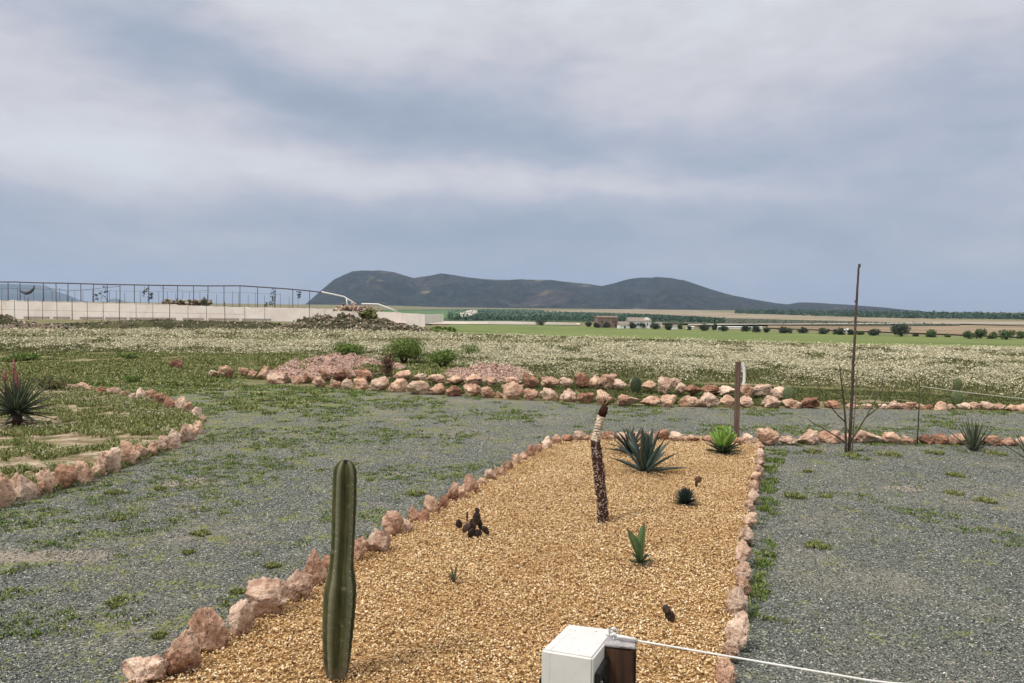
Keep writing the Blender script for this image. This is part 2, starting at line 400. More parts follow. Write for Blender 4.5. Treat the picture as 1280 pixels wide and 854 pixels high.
def land_strip(name, upper, lower, m, off, label, x0=None, x1=None, step=10, rows=8, near_crest=False):
    x0 = x0 if x0 is not None else upper[0][0]; x1 = x1 if x1 is not None else upper[-1][0]
    cols = max(2, int((x1-x0)/step)+1); V = []; Fc = []
    for i in range(cols):
        px = x0 + (x1-x0)*i/(cols-1)
        a = hit(px, lerp_line(upper, px)); 
        if near_crest:
            dr = ray(px, 400); tt = 30.0
            while crest(dr.x*tt, dr.y*tt) < 3: tt += 1.0
            b = Vector((dr.x*tt, dr.y*tt, 0))
        else:
            b = hit(px, lerp_line(lower, px))
        for j in range(rows):
            s = (j/(rows-1)); x = b.x*(1-s)+a.x*s; y = b.y*(1-s)+a.y*s
            V.append((x, y, float(H(x, y))+off))
    for i in range(cols-1):
        for j in range(rows-1):
            k = i*rows+j; Fc.append((k, k+rows, k+rows+1, k+1))
    o = link(name, mesh(name, V, Fc, True), MAT[m]); tag(o, label, name.replace('_', ' '), kind='structure'); return o

land_strip('crop_field', [(560, 404.5), (600, 405), (700, 407), (860, 412), (1000, 416), (1280, 424), (1420, 429)], None, 'crop', .10,
           'long bright green crop field beyond the flowering weeds', near_crest=True, rows=24)
land_strip('pale_track', [(480, 401.5), (640, 402.5), (725, 404.5)], [(480, 406), (600, 406), (725, 406.8)], 'pale_earth', .35, 'pale bare earth track behind the green crop field')
land_strip('orchard_ground', [(470, 387.8), (600, 386.5), (660, 387), (740, 391), (810, 393), (860, 396), (905, 400)],
           [(470, 401), (720, 402.5), (860, 405), (905, 407)], 'orchard_soil', .35, 'dark green orchard land below the left hills', rows=14)
land_strip('green_meadow', [(470, 389), (585, 388.5)], [(470, 400), (560, 399.5), (585, 392)], 'far_green', .7, 'green meadow beside the pale slope behind the wall end')
land_strip('pale_slope', [(575, 392), (586, 388), (597, 387.8)], [(575, 398), (586, 397), (597, 392)], 'pale_earth', 1.0, 'small pale eroded slope at the orchard corner', step=4)
land_strip('tan_field', [(680, 388.5), (780, 387), (860, 388), (920, 391.5), (1000, 395), (1130, 399), (1280, 402.5), (1420, 408)],
           [(680, 390), (740, 391), (810, 393), (900, 398), (1000, 401), (1130, 404.5), (1280, 408), (1420, 414)], 'tan_field', .7, 'wide tan fields at the foot of the hills', rows=12)
land_strip('brown_field', [(960, 402), (1130, 406), (1280, 409), (1420, 415)], [(960, 411), (1130, 417), (1280, 423), (1420, 430)], 'brown_field', .5, 'brown ploughed field behind the right row of trees')
land_strip('scrub_strip', [(820, 398), (900, 398.2), (1000, 401), (1130, 404.5), (1200, 406)], [(820, 406), (960, 408), (1130, 409), (1200, 408)], 'scrub', .9, 'dark scrub strip below the tan fields')
land_strip('dirt_road', [(860, 407.5), (1000, 406.7), (1130, 405.2), (1280, 405)], [(860, 408.6), (1000, 407.6), (1130, 406.2), (1280, 406.2)], 'pale_earth', 1.2, 'thin pale dirt road crossing behind the trees', rows=4)

# ------------------------------------------------------------------ hills
def build_hills(name, prof, Yr, Yf, Yb, x0, x1, step, rows, m, amp, label, seed):
    cols = int((x1-x0)/step)+1; V = []; Fc = []
    for i in range(cols):
        px = x0+(x1-x0)*i/(cols-1); top = D(px, lerp_line(prof, px), Yr); hr = top.z
        for j in range(rows):
            s = j/(rows-1); Y = Yf+(Yb-Yf)*s; x = top.x/top.y*Y
            base = float(H(x, Y)) - 4
            if Y < Yr:
                t = (Y-Yf)/(Yr-Yf); sh = sst(t)*.45 + (t**1.35)*.55
            else:
                t = 1-(Y-Yr)/(Yb-Yr); sh = sst(max(t, 0))
            n = noise.fractal(Vector((x/420+seed, Y/1100, seed)), 1, 2.1, 5)
            rid = abs(noise.noise(Vector((x/260+seed*2, Y/900+n*.5, 3)))) ; rid = (1-2.2*rid)
            env = 4*t*(1-t) if Y < Yr else 0
            rise = max(hr-base, 0)
            z = base + rise*(sh + env*amp*(n*.6 + rid*.45 - .15))
            z = min(z, base + rise*1.0*max(sh+.16*env, .0)+2) if Y < Yr else z
            V.append((x, Y, z))
    for i in range(cols-1):
        for j in range(rows-1):
            k = i*rows+j; Fc.append((k, k+rows, k+rows+1, k+1))
    o = link(name, mesh(name, V, Fc, True), MAT[m]); tag(o, label, 'hills', kind='structure')
prof = [(250, 394), (330, 390), (372, 387), (385, 378), (405, 360), (418, 349), (440, 339.5), (456, 338.5), (475, 338), (492, 340), (505, 344), (517, 347.5), (530, 345.5), (552, 342.5),
        (570, 345), (585, 347.5), (605, 349.5), (620, 350.5), (645, 350), (660, 349.5), (690, 350), (705, 352), (735, 355), (752, 357.5), (766, 354.5), (785, 349), (800, 347),
        (820, 347), (840, 348), (855, 351), (870, 356), (888, 362), (915, 369), (940, 374), (970, 379), (984, 380.5), (1000, 378), (1020, 378.5), (1060, 381.5), (1105, 385), (1130, 387.5),
        (1150, 389), (1163, 390.5), (1180, 390), (1205, 392.5), (1230, 394.5), (1248, 395.5), (1262, 394), (1280, 390.5), (1320, 386), (1400, 380), (1500, 384)]
build_hills('hills', prof, 4600, 3150, 6400, 255, 1500, 2.5, 70, 'hills', .75, 'dark scrub covered hills with rounded tops along the horizon', 3.3)
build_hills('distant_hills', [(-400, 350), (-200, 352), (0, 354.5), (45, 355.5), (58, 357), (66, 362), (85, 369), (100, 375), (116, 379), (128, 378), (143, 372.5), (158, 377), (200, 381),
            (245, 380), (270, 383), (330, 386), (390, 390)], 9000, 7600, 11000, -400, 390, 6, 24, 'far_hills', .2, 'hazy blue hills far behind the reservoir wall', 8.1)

# forest strip and orchard trees as scattered crowns (nobody could count them)
def crown_cloud(name, pts, size, m, label, cat, k=10):
    pts = np.asarray(pts); n = len(pts)
    c = np.repeat(pts, k, 0); s = np.repeat(size, k)[:, None]
    off = RNG.normal(size=(n*k, 3)); off /= np.linalg.norm(off, axis=1)[:, None]; off *= RNG.uniform(.3, 1, (n*k, 1)); off[:, 2] = np.abs(off[:, 2])
    c = c + off*s*np.array([.5, .5, .8])
    q = RNG.normal(size=(n*k, 3, 3)); q /= np.linalg.norm(q, axis=2)[:, :, None]
    V = (c[:, None, :] + q*s[:, :, None]*.38).reshape(-1, 3)
    o = link(name, tri_mesh(name, V, np.arange(len(V)).reshape(-1, 3)), MAT[m]); tag(o, label, cat, kind='stuff')
def pts_between(upper, lower, x0, x1, n, rowpx=None):
    out = []
    for _ in range(n):
        px = random.uniform(x0, x1); a = hit(px, lerp_line(upper, px)); b = hit(px, lerp_line(lower, px))
        s = random.random()
        ya, yb = lerp_line(upper, px), lerp_line(lower, px)
        p = hit(px, ya*(1-s)+yb*s); out.append((p.x, p.y, p.z))
    return np.array(out)
P = pts_between([(540, 389), (597, 387), (660, 387.5), (740, 391.5), (810, 393.5), (860, 396.5), (905, 400)], [(540, 401), (720, 402), (860, 404), (905, 406)], 560, 905, 2600)
crown_cloud('orchard_trees', P, RNG.uniform(2.4, 4.2, len(P)), 'orchard_leaf', 'dark green orchard trees in a mass below the hills', 'orchard')
P = pts_between([(900, 389), (980, 388), (1100, 391), (1240, 395.2), (1300, 397)], [(900, 392), (1000, 394.5), (1130, 398), (1240, 399), (1300, 400)], 920, 1300, 2200)
crown_cloud('hill_foot_woods', P, RNG.uniform(6, 11, len(P)), 'orchard_leaf', 'dark woodland strip along the foot of the right hills', 'woods')
P = pts_between([(820, 398), (1000, 401), (1130, 404.5), (1200, 406)], [(820, 405), (960, 407), (1130, 408.5), (1200, 408)], 825, 1190, 700)
crown_cloud('scrub_bushes', P, RNG.uniform(1.5, 2.6, len(P)), 'tree_dark', 'low dark scrub bushes on the strip below the tan fields', 'scrub', k=8)

# ------------------------------------------------------------------ sheets near the camera
def sheet(name, pts2, z, m, label, thick=0.0):
    bm = bmesh.new(); vs = [bm.verts.new((p[0], p[1], z)) for p in pts2]
    f = bm.faces.new(vs); bm.normal_update()
    if f.normal.z < 0: bmesh.ops.reverse_faces(bm, faces=[f])
    if thick:
        r = bmesh.ops.extrude_face_region(bm, geom=[f])
        for v in [g for g in r['geom'] if isinstance(g, bmesh.types.BMVert)]: v.co.z -= thick
        bmesh.ops.recalc_face_normals(bm, faces=bm.faces[:])
    bmesh.ops.triangulate(bm, faces=bm.faces[:])
    o = link(name, bm_mesh(name, bm), MAT[m]); tag(o, label, name.replace('_', ' '), kind='structure'); return o
def wig(pts, n=6, amp=.12):
    out = []
    for i, a in enumerate(pts):
        b = pts[(i+1) % len(pts)]
        L = math.hypot(b[0]-a[0], b[1]-a[1]); k = max(1, min(60, int(L/.35)))
        for j in range(k):
            t = j/k; x = a[0]*(1-t)+b[0]*t; y = a[1]*(1-t)+b[1]*t
            out.append((x+noise.noise(Vector((x*1.3, y*1.3, 1)))*amp, y+noise.noise(Vector((x*1.3, y*1.3, 9)))*amp))
    return out
far_edge = [(-250, 468), (0, 466), (90, 470), (180, 476), (255, 471), (330, 480), (400, 485), (480, 489), (560, 494), (640, 500), (760, 506), (930, 511), (1100, 512), (1280, 515), (1500, 520)]
fe = [(G(*p).x, G(*p).y) for p in far_edge]
yard = fe + [(14, 8), (12, .5), (-14, .5), (-24, 12)]
sheet('gravel_yard', wig(yard, amp=.25), .004, 'gravel', 'grey green gravel yard scattered with small weeds')
lb = [(-120, 640), (0, 633), (60, 617), (105, 603), (140, 592), (180, 575), (205, 565), (232, 552), (250, 538), (252, 526), (236, 517), (215, 511), (190, 503), (165, 497), (140, 492), (100, 487), (40, 485), (-60, 484), (-260, 490)]
sheet('planting_bed', wig([(G(*p).x, G(*p).y) for p in lb], amp=.05), .03, 'soil', 'sandy planting bed with weeds at the left', .03)
gb = [(-60, 990), (120, 880), (180, 852), (229, 838), (262, 810), (302, 788), (335, 765), (371, 745), (393, 727), (446, 697), (471, 689), (491, 667), (541, 638), (565, 623), (589, 611),
      (613, 597), (645, 577), (672, 562), (695, 552), (726, 548), (780, 548), (860, 549), (925, 551), (948, 553), (948, 572), (945, 600), (940, 626), (936, 658), (930, 705), (926, 742), (920, 776), (916, 812), (908, 862), (890, 1000)]
gw = [(G(*p).x, G(*p).y) for p in gb]
sheet('golden_gravel_bed', gw, .05, 'gold_bed', 'raised bed of golden gravel ringed with stones', .05)

def inpoly(x, y, poly):
    x = np.asarray(x); y = np.asarray(y); ins = np.zeros(x.shape, bool); n = len(poly)
    for i in range(n):
        x1, y1 = poly[i]; x2, y2 = poly[(i+1) % n]
        if y1 == y2: continue
        c = ((y1 > y) != (y2 > y)) & (x < (x2-x1)*(y-y1)/(y2-y1)+x1); ins ^= c
    return ins
def vnoise(x, y, s, seed=0):
    """cheap smooth value noise, vectorised"""
    X = np.asarray(x)/s+seed*17.3+500; Y = np.asarray(y)/s+seed*7.1+500
    xi = np.floor(X).astype(int); yi = np.floor(Y).astype(int); fx = X-xi; fy = Y-yi; fx = fx*fx*(3-2*fx); fy = fy*fy*(3-2*fy)
    def h(a, b):
        v = np.sin(a*127.1+b*311.7+seed*74.7)*43758.5453; return v-np.floor(v)
    return (h(xi, yi)*(1-fx)+h(xi+1, yi)*fx)*(1-fy)+(h(xi, yi+1)*(1-fx)+h(xi+1, yi+1)*fx)*fy
def fnoise(x, y, s, seed=0): return .5*vnoise(x, y, s, seed)+.3*vnoise(x, y, s/2.3, seed+1)+.2*vnoise(x, y, s/5.1, seed+2)

OCT_V = np.array([(1, 0, 0), (-1, 0, 0), (0, 1, 0), (0, -1, 0), (0, 0, 1), (0, 0, -1)], float)
OCT_F = np.array([(0, 2, 4), (2, 1, 4), (1, 3, 4), (3, 0, 4), (2, 0, 5), (1, 2, 5), (3, 1, 5), (0, 3, 5)])
def chip_mesh(name, P, size, flat=.6, top_only=False):
    n = len(P); jit = 1+RNG.uniform(-.35, .35, (n, 6, 3))
    V = OCT_V[None]*jit + RNG.uniform(-.25, .25, (n, 6, 3))
    sc = size[:, None, None]*np.stack([RNG.uniform(.45, 1.2, n), RNG.uniform(.35, .8, n), RNG.uniform(.3, .7, n)*flat/.6], 1)[:, None, :]
    V = V*sc
    # random rotation: tilt then yaw
    a = RNG.uniform(0, 2*np.pi, n); b = RNG.normal(0, .45, n)
    ca, sa, cb, sb = np.cos(a), np.sin(a), np.cos(b), np.sin(b)
    x = V[:, :, 0]*cb[:, None]+V[:, :, 2]*sb[:, None]; z = -V[:, :, 0]*sb[:, None]+V[:, :, 2]*cb[:, None]; y = V[:, :, 1]
    V = np.stack([x*ca[:, None]-y*sa[:, None], x*sa[:, None]+y*ca[:, None], z], 2) + P[:, None, :]
    Fc = (OCT_F[None]+np.arange(n)[:, None, None]*6)
    return tri_mesh(name, V.reshape(-1, 3), Fc.reshape(-1, 3))

# golden pebbles
def gold_pebbles():
    n = 275000
    x = RNG.uniform(-4.5, 6, n); y = RNG.uniform(3.9, 15, n)
    k = inpoly(x, y, gw); x, y = x[k], y[k]
    px, py = project(np.stack([x, y, np.zeros_like(x)], 1)); k = (px > -30) & (px < 1300) & (py < 890); x, y = x[k], y[k]
    n = len(x); z = .05+RNG.uniform(-.004, .016, n) + .02*fnoise(x, y, .8, 4)
    sz = RNG.uniform(.007, .016, n)*np.where(RNG.uniform(0, 1, n) < .06, 1.5, 1)
    o = link('golden_pebbles', chip_mesh('golden_pebbles', np.stack([x, y, z], 1), sz), MAT['gold_chips'])
    tag(o, 'loose golden yellow pebbles covering the stone ringed bed', 'pebbles', kind='stuff')
    print('gold', n)
gold_pebbles()
yard_w = [(p[0], p[1]) for p in yard]; lb_w = [(G(*p).x, G(*p).y) for p in lb]
def grey_pebbles():
    n = 420000
    y = 4+ (RNG.uniform(0, 1, n)**1.3)*15; x = RNG.uniform(-1, 1, n)*(y*.74+.3)
    k = inpoly(x, y, yard_w) & ~inpoly(x, y, gw) & ~inpoly(x, y, lb_w); x, y = x[k], y[k]
    k = RNG.uniform(0, 1, len(x)) < np.clip(1.2-y/16, .12, 1)*np.where(fnoise(x, y, .7, 2) > .38, 1, .4); x, y = x[k], y[k]
    n = len(x); sz = RNG.uniform(.006, .013, n)*(1+np.clip((y-7)/14, 0, .8)); big = RNG.uniform(0, 1, n) < .004; sz[big] *= 2.2
    o = link('grey_pebbles', chip_mesh('grey_pebbles', np.stack([x, y, np.full(n, .007)], 1), sz), MAT['grey_chips'])
    tag(o, 'loose grey crushed gravel chips on the yard', 'pebbles', kind='stuff'); print('grey', n)
grey_pebbles()

# ------------------------------------------------------------------ blades / weeds
def blades_mesh(name, P, rad, h, w, k, lean=.8, curl=True):
    """k triangles per tuft"""
    n = len(P); rad = np.repeat(rad, k); hh = np.repeat(h, k)*RNG.uniform(.5, 1.15, n*k); ww = np.repeat(w, k)*RNG.uniform(.6, 1.3, n*k)
    c = np.repeat(P, k, 0); a = RNG.uniform(0, 2*np.pi, n*k); r = rad*np.sqrt(RNG.uniform(0, 1, n*k))
    base = c + np.stack([np.cos(a)*r, np.sin(a)*r, np.zeros(n*k)], 1)
    la = a + RNG.normal(0, .7, n*k); ln = RNG.uniform(.1, 1, n*k)*lean
    tip = base + np.stack([np.cos(la)*ln*hh, np.sin(la)*ln*hh, hh*np.sqrt(np.clip(1-ln**2*.6, .15, 1))], 1)
    pa = la+np.pi/2+RNG.normal(0, .5, n*k); off = np.stack([np.cos(pa), np.sin(pa), np.zeros(n*k)], 1)*ww[:, None]/2
    mid = base*.45+tip*.55
    V = np.stack([base-off*.6, base+off*.6, mid+off, mid-off, tip], 1)   # 5 verts: quad + tri
    i = np.arange(n*k)[:, None]*5
    Fc = np.concatenate([i+np.array([[0, 1, 2]]), i+np.array([[0, 2, 3]]), i+np.array([[3, 2, 4]])], 1).reshape(-1, 3)
    return tri_mesh(name, V.reshape(-1, 3), Fc)
def stuff(name, me, m, label, cat):
    o = link(name, me, MAT[m]); tag(o, label, cat, kind='stuff'); return o

def cand(n, y0, y1, pw=1.0):
    y = y0+(RNG.uniform(0, 1, n)**pw)*(y1-y0); x = RNG.uniform(-1, 1, n)*(y*.74+1)
    px, py = project(np.stack([x, y, np.zeros(n)], 1)); return x, y, px, py

def weeds():
    # sparse weeds on gravel
    x, y, px, py = cand(60000, 4.3, 30)
    iny = inpoly(x, y, yard_w) & ~inpoly(x, y, gw) & ~inpoly(x, y, lb_w)
    nz = fnoise(x, y, 1.5, 3); n2 = fnoise(x, y, .35, 8)
    th = .60 + .9*((px > 985) & (py > 690)) + .04*((px > 960) & (py > 575)) - .05*np.clip((y-7)/12, 0, 1) - .05*np.clip((3-x)/9, 0, 1) + .02*(px > 960)
    k = iny & (nz*.55+n2*.45 > th); x, y = x[k], y[k]; n = len(x); print('weeds', n)
    P = np.stack([x, y, np.full(n, .004)], 1); s = RNG.uniform(.6, 1.3, n)*(1+np.clip((y-10)/20, 0, 1))
    stuff('gravel_weeds', blades_mesh('gravel_weeds', P, .05*s, .028*s, .012*s, 10, 1.0), 'grass', 'small green weeds sprouting through the grey gravel', 'weeds')
    # strip beside the golden bed
    poly = [(948, 562), (985, 564), (975, 585), (968, 610), (973, 640), (966, 670), (968, 700), (958, 740), (945, 775), (930, 790), (938, 740), (946, 690), (950, 630), (950, 590)]
    pw = [(G(*p).x, G(*p).y) for p in poly]
    x = RNG.uniform(1.2, 5.5, 14000); y = RNG.uniform(5.5, 14.5, 14000); k = inpoly(x, y, pw) & (fnoise(x, y, .7, 5)*.5+fnoise(x, y, .25, 55)*.5 > .44); x, y = x[k], y[k]; n = len(x); print('strip', n)
    P = np.stack([x, y, np.full(n, .004)], 1); s = RNG.uniform(.7, 1.4, n)
    stuff('edge_weeds', blades_mesh('edge_weeds', P, .05*s, .035*s, .011*s, 12, 1.0), 'grass', 'green weeds crowding the right side of the golden bed', 'weeds')
    # grass left middle
    polyL = [(-80, 436), (340, 440), (345, 462), (262, 468), (250, 476), (170, 484), (90, 480), (-80, 476)]
    x, y, px, py = cand(150000, 14, 58)
    k = inpoly(px, py, polyL) & (fnoise(x, y, 2.6, 6)*.6+fnoise(x, y, .8, 61)*.4 > .44); 
    k2 = inpoly(px, py, [(-80, 462), (300, 462), (420, 500), (330, 520), (250, 505), (150, 488), (-80, 486)]) & (fnoise(x, y, 1.2, 12)*.5+fnoise(x, y, .4, 62)*.5 > .585)
    k = k | k2
    x, y = x[k], y[k]; n = len(x); print('lawn', n)
    P = np.stack([x, y, np.full(n, .004)], 1); s = RNG.uniform(.7, 1.4, n)*(1+.5*(fnoise(x, y, 4, 9) > .55))
    stuff('rough_grass', blades_mesh('rough_grass', P, .12*s, .06*s, .028*s, 9, 1.0), 'grass_bright', 'bright green rough grass between the yard and the flowering field', 'grass')
    # left bed weeds
    x, y, px, py = cand(110000, 7, 24)
    k = inpoly(x, y, lb_w) & (fnoise(x, y, 1.1, 15)*.6+fnoise(x, y, .4, 16)*.4 > .475 - .05*(py > 590)); x, y = x[k], y[k]; n = len(x); print('bed', n)
    P = np.stack([x, y, np.full(n, .03)], 1); s = RNG.uniform(.6, 1.4, n)
    stuff('bed_weeds', blades_mesh('bed_weeds', P, .07*s, .07*s, .016*s, 9, .95), 'grass_bright', 'patchy weeds growing in the sandy planting bed', 'weeds')
    j = (fnoise(x, y, 1.3, 19) > .50) & (RNG.uniform(0, 1, n) < .5); x, y = x[j], y[j]; n = len(x)
    P = np.stack([x, y, RNG.uniform(.09, .17, n)], 1)
    stuff('bed_flowers', chip_mesh('bed_flowers', P, RNG.uniform(.012, .026, n), .4), 'flower_cream', 'tiny cream flowers on the weeds of the planting bed', 'flowers')
    polyH = [(320, 438), (430, 432), (640, 438), (660, 470), (640, 478), (480, 470), (330, 466)]
    x, y, px, py = cand(90000, 20, 60); k = inpoly(px, py, polyH) & (fnoise(x, y, 2.2, 71)*.5+fnoise(x, y, .7, 72)*.5 > .47); x, y = x[k], y[k]; n = len(x)
    hz_ = np.where((np.hypot((px[k]-395)/92, (py[k]-464)/14) < 1), .22, 0)
    P = np.stack([x, y, hz_*.6], 1); s = RNG.uniform(.7, 1.6, n)
    stuff('heap_weeds', blades_mesh('heap_weeds', P, .14*s, .11*s, .035*s, 10, .9), 'grass_bright', 'tufts of green weeds growing over and between the pink gravel heaps', 'weeds')
    # verge between the two stone rows and behind
    polyV = [(250, 462), (420, 466), (620, 474), (800, 476), (960, 484), (1100, 490), (1280, 497), (1450, 503), (1450, 518), (1280, 512), (1030, 509), (930, 508), (760, 504), (620, 495), (480, 486), (380, 480), (260, 470)]
    x, y, px, py = cand(120000, 14, 34)
    k = inpoly(px, py, polyV) & (fnoise(x, y, 1.6, 21)*.5+fnoise(x, y, .5, 63)*.5 > .43); x, y = x[k], y[k]; n = len(x); print('verge', n)
    P = np.stack([x, y, np.zeros(n)], 1); s = RNG.uniform(.7, 1.4, n)
    stuff('verge_grass', blades_mesh('verge_grass', P, .10*s, .06*s, .022*s, 8, 1.), 'verge', 'short olive grass around the two far stone rows', 'grass')
weeds()

FIELD_LO = [(-300, 440), (0, 443), (300, 442), (400, 446), (560, 458), (620, 472), (700, 474), (800, 474), (900, 478), (1000, 482), (1100, 488), (1280, 497), (1600, 512)]
FIELD_HI = [(-300, 411), (0, 413), (340, 415), (540, 416), (600, 421), (640, 421)]
def field():
    out = []
    for (n, y0, y1, kind) in ((150000, 17, 55, 0), (150000, 55, 190, 1)):
        x, y, px, py = cand(n, y0, y1, .85)
        lo = np.interp(px, [p[0] for p in FIELD_LO], [p[1] for p in FIELD_LO]) + (5+10*np.clip((420-px)/200, 0, 1))*(fnoise(x, y, 2.5, 31)-.42)
        hi = np.interp(px, [p[0] for p in FIELD_HI], [p[1] for p in FIELD_HI])
        cr = (x-P2.x)*CN.x + (y-P2.y)*CN.y
        dens = .07+.93*np.clip((fnoise(x, y, 3.5, 33)*.4+vnoise(x, y, .8+y/90, 34)*.6-.34)/.2, 0, 1)
        edge = np.clip((lo-py)/9, .0, 1)
        dens = dens*(.25+.75*edge)
        ditch = (cr > -5) & (cr < -2.5) & (px > 640)
        dens = np.where(ditch & (fnoise(x, y, 6, 36) > .42), .12, dens)
        dark = inpoly(px, py, [(-100, 434), (180, 440), (340, 446), (340, 460), (-100, 460)])
        dens = np.where(dark, dens*.45, dens); dens = dens*(1-.45*np.clip((260-px)/300, 0, 1)*(y < 60))
        k = (py < lo) & (py > hi-.5) & (cr < 2) & (px > -120) & (px < 1420)
        out.append((x[k], y[k], dens[k], kind))
    Gp, Gs, Fp, Fs = [], [], [], []
    for x, y, dens, kind in out:
        n = len(x); u = RNG.uniform(0, 1, n)
        hgt = (.16+.20*fnoise(x, y, 5, 37))*(.3+.7*edge[k] if False else .35+.65*np.clip((np.interp(project(np.stack([x, y, 0*x], 1))[0], [p[0] for p in FIELD_LO], [p[1] for p in FIELD_LO])-project(np.stack([x, y, 0*x], 1))[1])/10, 0, 1))
        Gp.append(np.stack([x, y, np.zeros(n), hgt], 1)[RNG.uniform(0, 1, n) < (.55 if kind == 0 else .35)])
        k = u < dens*.72; Fp.append(np.stack([x[k], y[k], hgt[k], np.full(k.sum(), kind)], 1))
    g = np.concatenate(Gp); s = np.clip(g[:, 1]/45, .7, 2.5)
    print('field green', len(g))
    stuff('field_stems', blades_mesh('field_stems', g[:, :3], .12*s, g[:, 3]*.95, .03*s, 6, .6), 'flower_green', 'green stems and leaves of the flowering weeds in the field', 'field plants')
    f = np.concatenate(Fp); k = 5; n = len(f); print('field flowers', n)
    c = np.repeat(f, k, 0); s = np.clip(c[:, 1]/34, .8, 2.6)
    off = RNG.normal(0, 1, (n*k, 3))*np.stack([.10*s, .10*s, .04*s], 1)
    P = c[:, :3]+off
    q = RNG.normal(size=(n*k, 3, 3)); q[:, :, 2] *= .55; q /= np.linalg.norm(q, axis=2)[:, :, None]
    V = (P[:, None, :]+q*(RNG.uniform(.025, .055, n*k)*s)[:, None, None]).reshape(-1, 3)
    stuff('field_flowers', tri_mesh('field_flowers', V, np.arange(len(V)).reshape(-1, 3)), 'flower_cream', 'cream flower heads covering the wide weedy field', 'flowers')
field()

# ------------------------------------------------------------------ stones
def rock_mesh(seed, sub, sx, sy, sz, craggy=1.0):
    rnd = random.Random(seed); bm = bmesh.new(); bmesh.ops.create_icosphere(bm, subdivisions=sub, radius=1)
    P = np.array([v.co[:] for v in bm.verts]); rg = np.random.default_rng(seed)
    o = Vector((seed*3.7 % 91, seed*1.3 % 57, seed % 13))
    N = P/np.linalg.norm(P, axis=1)[:, None]
    low = np.array([noise.noise(Vector(n)*1.2+o) for n in N])
    P = P*(1+.38*low)[:, None]
    for _ in range(rnd.randint(9, 15)):
        v = rg.normal(size=3)*np.array([1, 1, .8]); v /= np.linalg.norm(v); c = rg.uniform(.46, .84)
        d = P @ v; m = d > c; P[m] -= v[None]*((d[m]-c)*.93)[:, None]
    f = []
    for n, p in zip(N, P):
        q = Vector(p)
        a = noise.noise(q*2.6+o); b = noise.noise(q*5.5+o); c = noise.noise(q*12+o) if sub > 3 else 0
        f.append(.16*a - .13*abs(b)*2 + .08*c - (.07*abs(noise.noise(q*22+o))+.03*noise.noise(q*45+o) if sub > 4 else 0) - .12*max(0, noise.noise(q*3.7-o)-.25)*2)
    P = P*(1+(.85 if sub > 4 else 1.15)*craggy*np.array(f))[:, None]
    top = rnd.uniform(-.3, .6); z = np.maximum(P[:, 2], 0); kk = 1-top*z*.5; P[:, 0] *= kk; P[:, 1] *= kk
    mn, mx = P.min(0), P.max(0); zc = mn[2]+(mx[2]-mn[2])*.14
    P[:, 0] = (P[:, 0]-(mn[0]+mx[0])/2)/(mx[0]-mn[0])*sx; P[:, 1] = (P[:, 1]-(mn[1]+mx[1])/2)/(mx[1]-mn[1])*sy; P[:, 2] = (P[:, 2]-zc)/(mx[2]-zc)*sz
    for v, p in zip(bm.verts, P): v.co = p
    return bm_mesh('stone', bm, True)
POOL = {}
STN = [0]
def stone(px, base, w, h, label, group, z=0.0, mat=None, dk=.75, rot=0):
    STN[0] += 1; s = STN[0]; p = G(px, base, z); Z = depth(p); W = w*Z/F*(1.03 if Z < 9 else 1.02); th = math.atan2(CAMZ-z, math.hypot(p.x, p.y))
    Dp = W*dk; Hh = max((h*Z/F - Dp*.28*math.sin(th))/math.cos(th), .5*W, .05)
    Hh = min(Hh, 1.5*W)*(1 if Z < 15 else .92)
    dr = Vector((p.x, p.y, 0)).normalized()
    c = p + dr*Dp*.42
    if mat is None:
        r = random.Random(s*7).random(); mat = 'stone_pale' if r < .30 else ('stone_dark' if r > .86 else 'stone')
    if Z < 9: me = rock_mesh(s, 5 if Z < 7 else 4, W, Dp, Hh); me.materials.append(None)
    else:
        key = (s*7) % 46
        if key not in POOL: POOL[key] = rock_mesh(500+key, 4, 1, 1, 1); POOL[key].materials.append(None)
        me = POOL[key]
    o = bpy.data.objects.new('edging_stone', me); C.objects.link(o); o.location = (c.x, c.y, z)
    if Z >= 9: o.scale = (W, Dp, Hh)
    o.material_slots[0].link = 'OBJECT'; o.material_slots[0].material = MAT[mat]
    o.rotation_euler = (random.Random(s).uniform(-.1, .1), random.Random(s+5).uniform(-.12, .12), math.atan2(-dr.x, dr.y)+rot)
    look = {'stone_pale': 'pale pinkish', 'stone': 'pinkish brown', 'stone_dark': 'dark rusty'}[mat]
    size = 'wide ' if w > 1.35*h else ('tall ' if h > 1.15*w else '')
    tag(o, f'{size}{look} stone, {label}', 'stone', group)
    return o
left_edge = [(181, 862, 56, 36), (229, 848, 46, 56), (262, 820, 46, 57), (302, 798, 33, 44), (335, 776, 54, 48), (371, 756, 40, 42), (394, 736, 32, 50), (412, 722, 18, 32), (429, 712, 20, 30),
    (447, 704, 22, 46), (471, 695, 36, 33), (491, 673, 27, 33), (509, 667, 17, 19), (516, 655, 14, 22), (528, 655, 16, 18), (541, 644, 21, 25), (554, 638, 13, 23), (564, 629, 17, 30),
    (576, 625, 13, 27), (589, 618, 19, 25), (603, 608, 12, 11), (612, 602, 15, 16), (625, 597, 15, 15), (635, 589, 14, 14), (645, 582, 10, 15), (654, 577, 11, 12), (663, 573, 13, 17),
    (672, 568, 12, 13), (683, 562, 14, 17), (695, 557, 13, 14)]
for i, a in enumerate(left_edge):
    dkm = {0: 'stone_pale', 1: 'stone', 2: 'stone', 3: 'stone_pale', 4: 'stone_pale', 5: 'stone_pale', 6: 'stone', 9: 'stone', 10: 'stone_pale'}.get(i)
    stone(*a, f'{ordw(i+1)} from the near end of the golden bed\'s left edge', 'stones edging the left side of the golden bed', z=.035, mat=dkm)
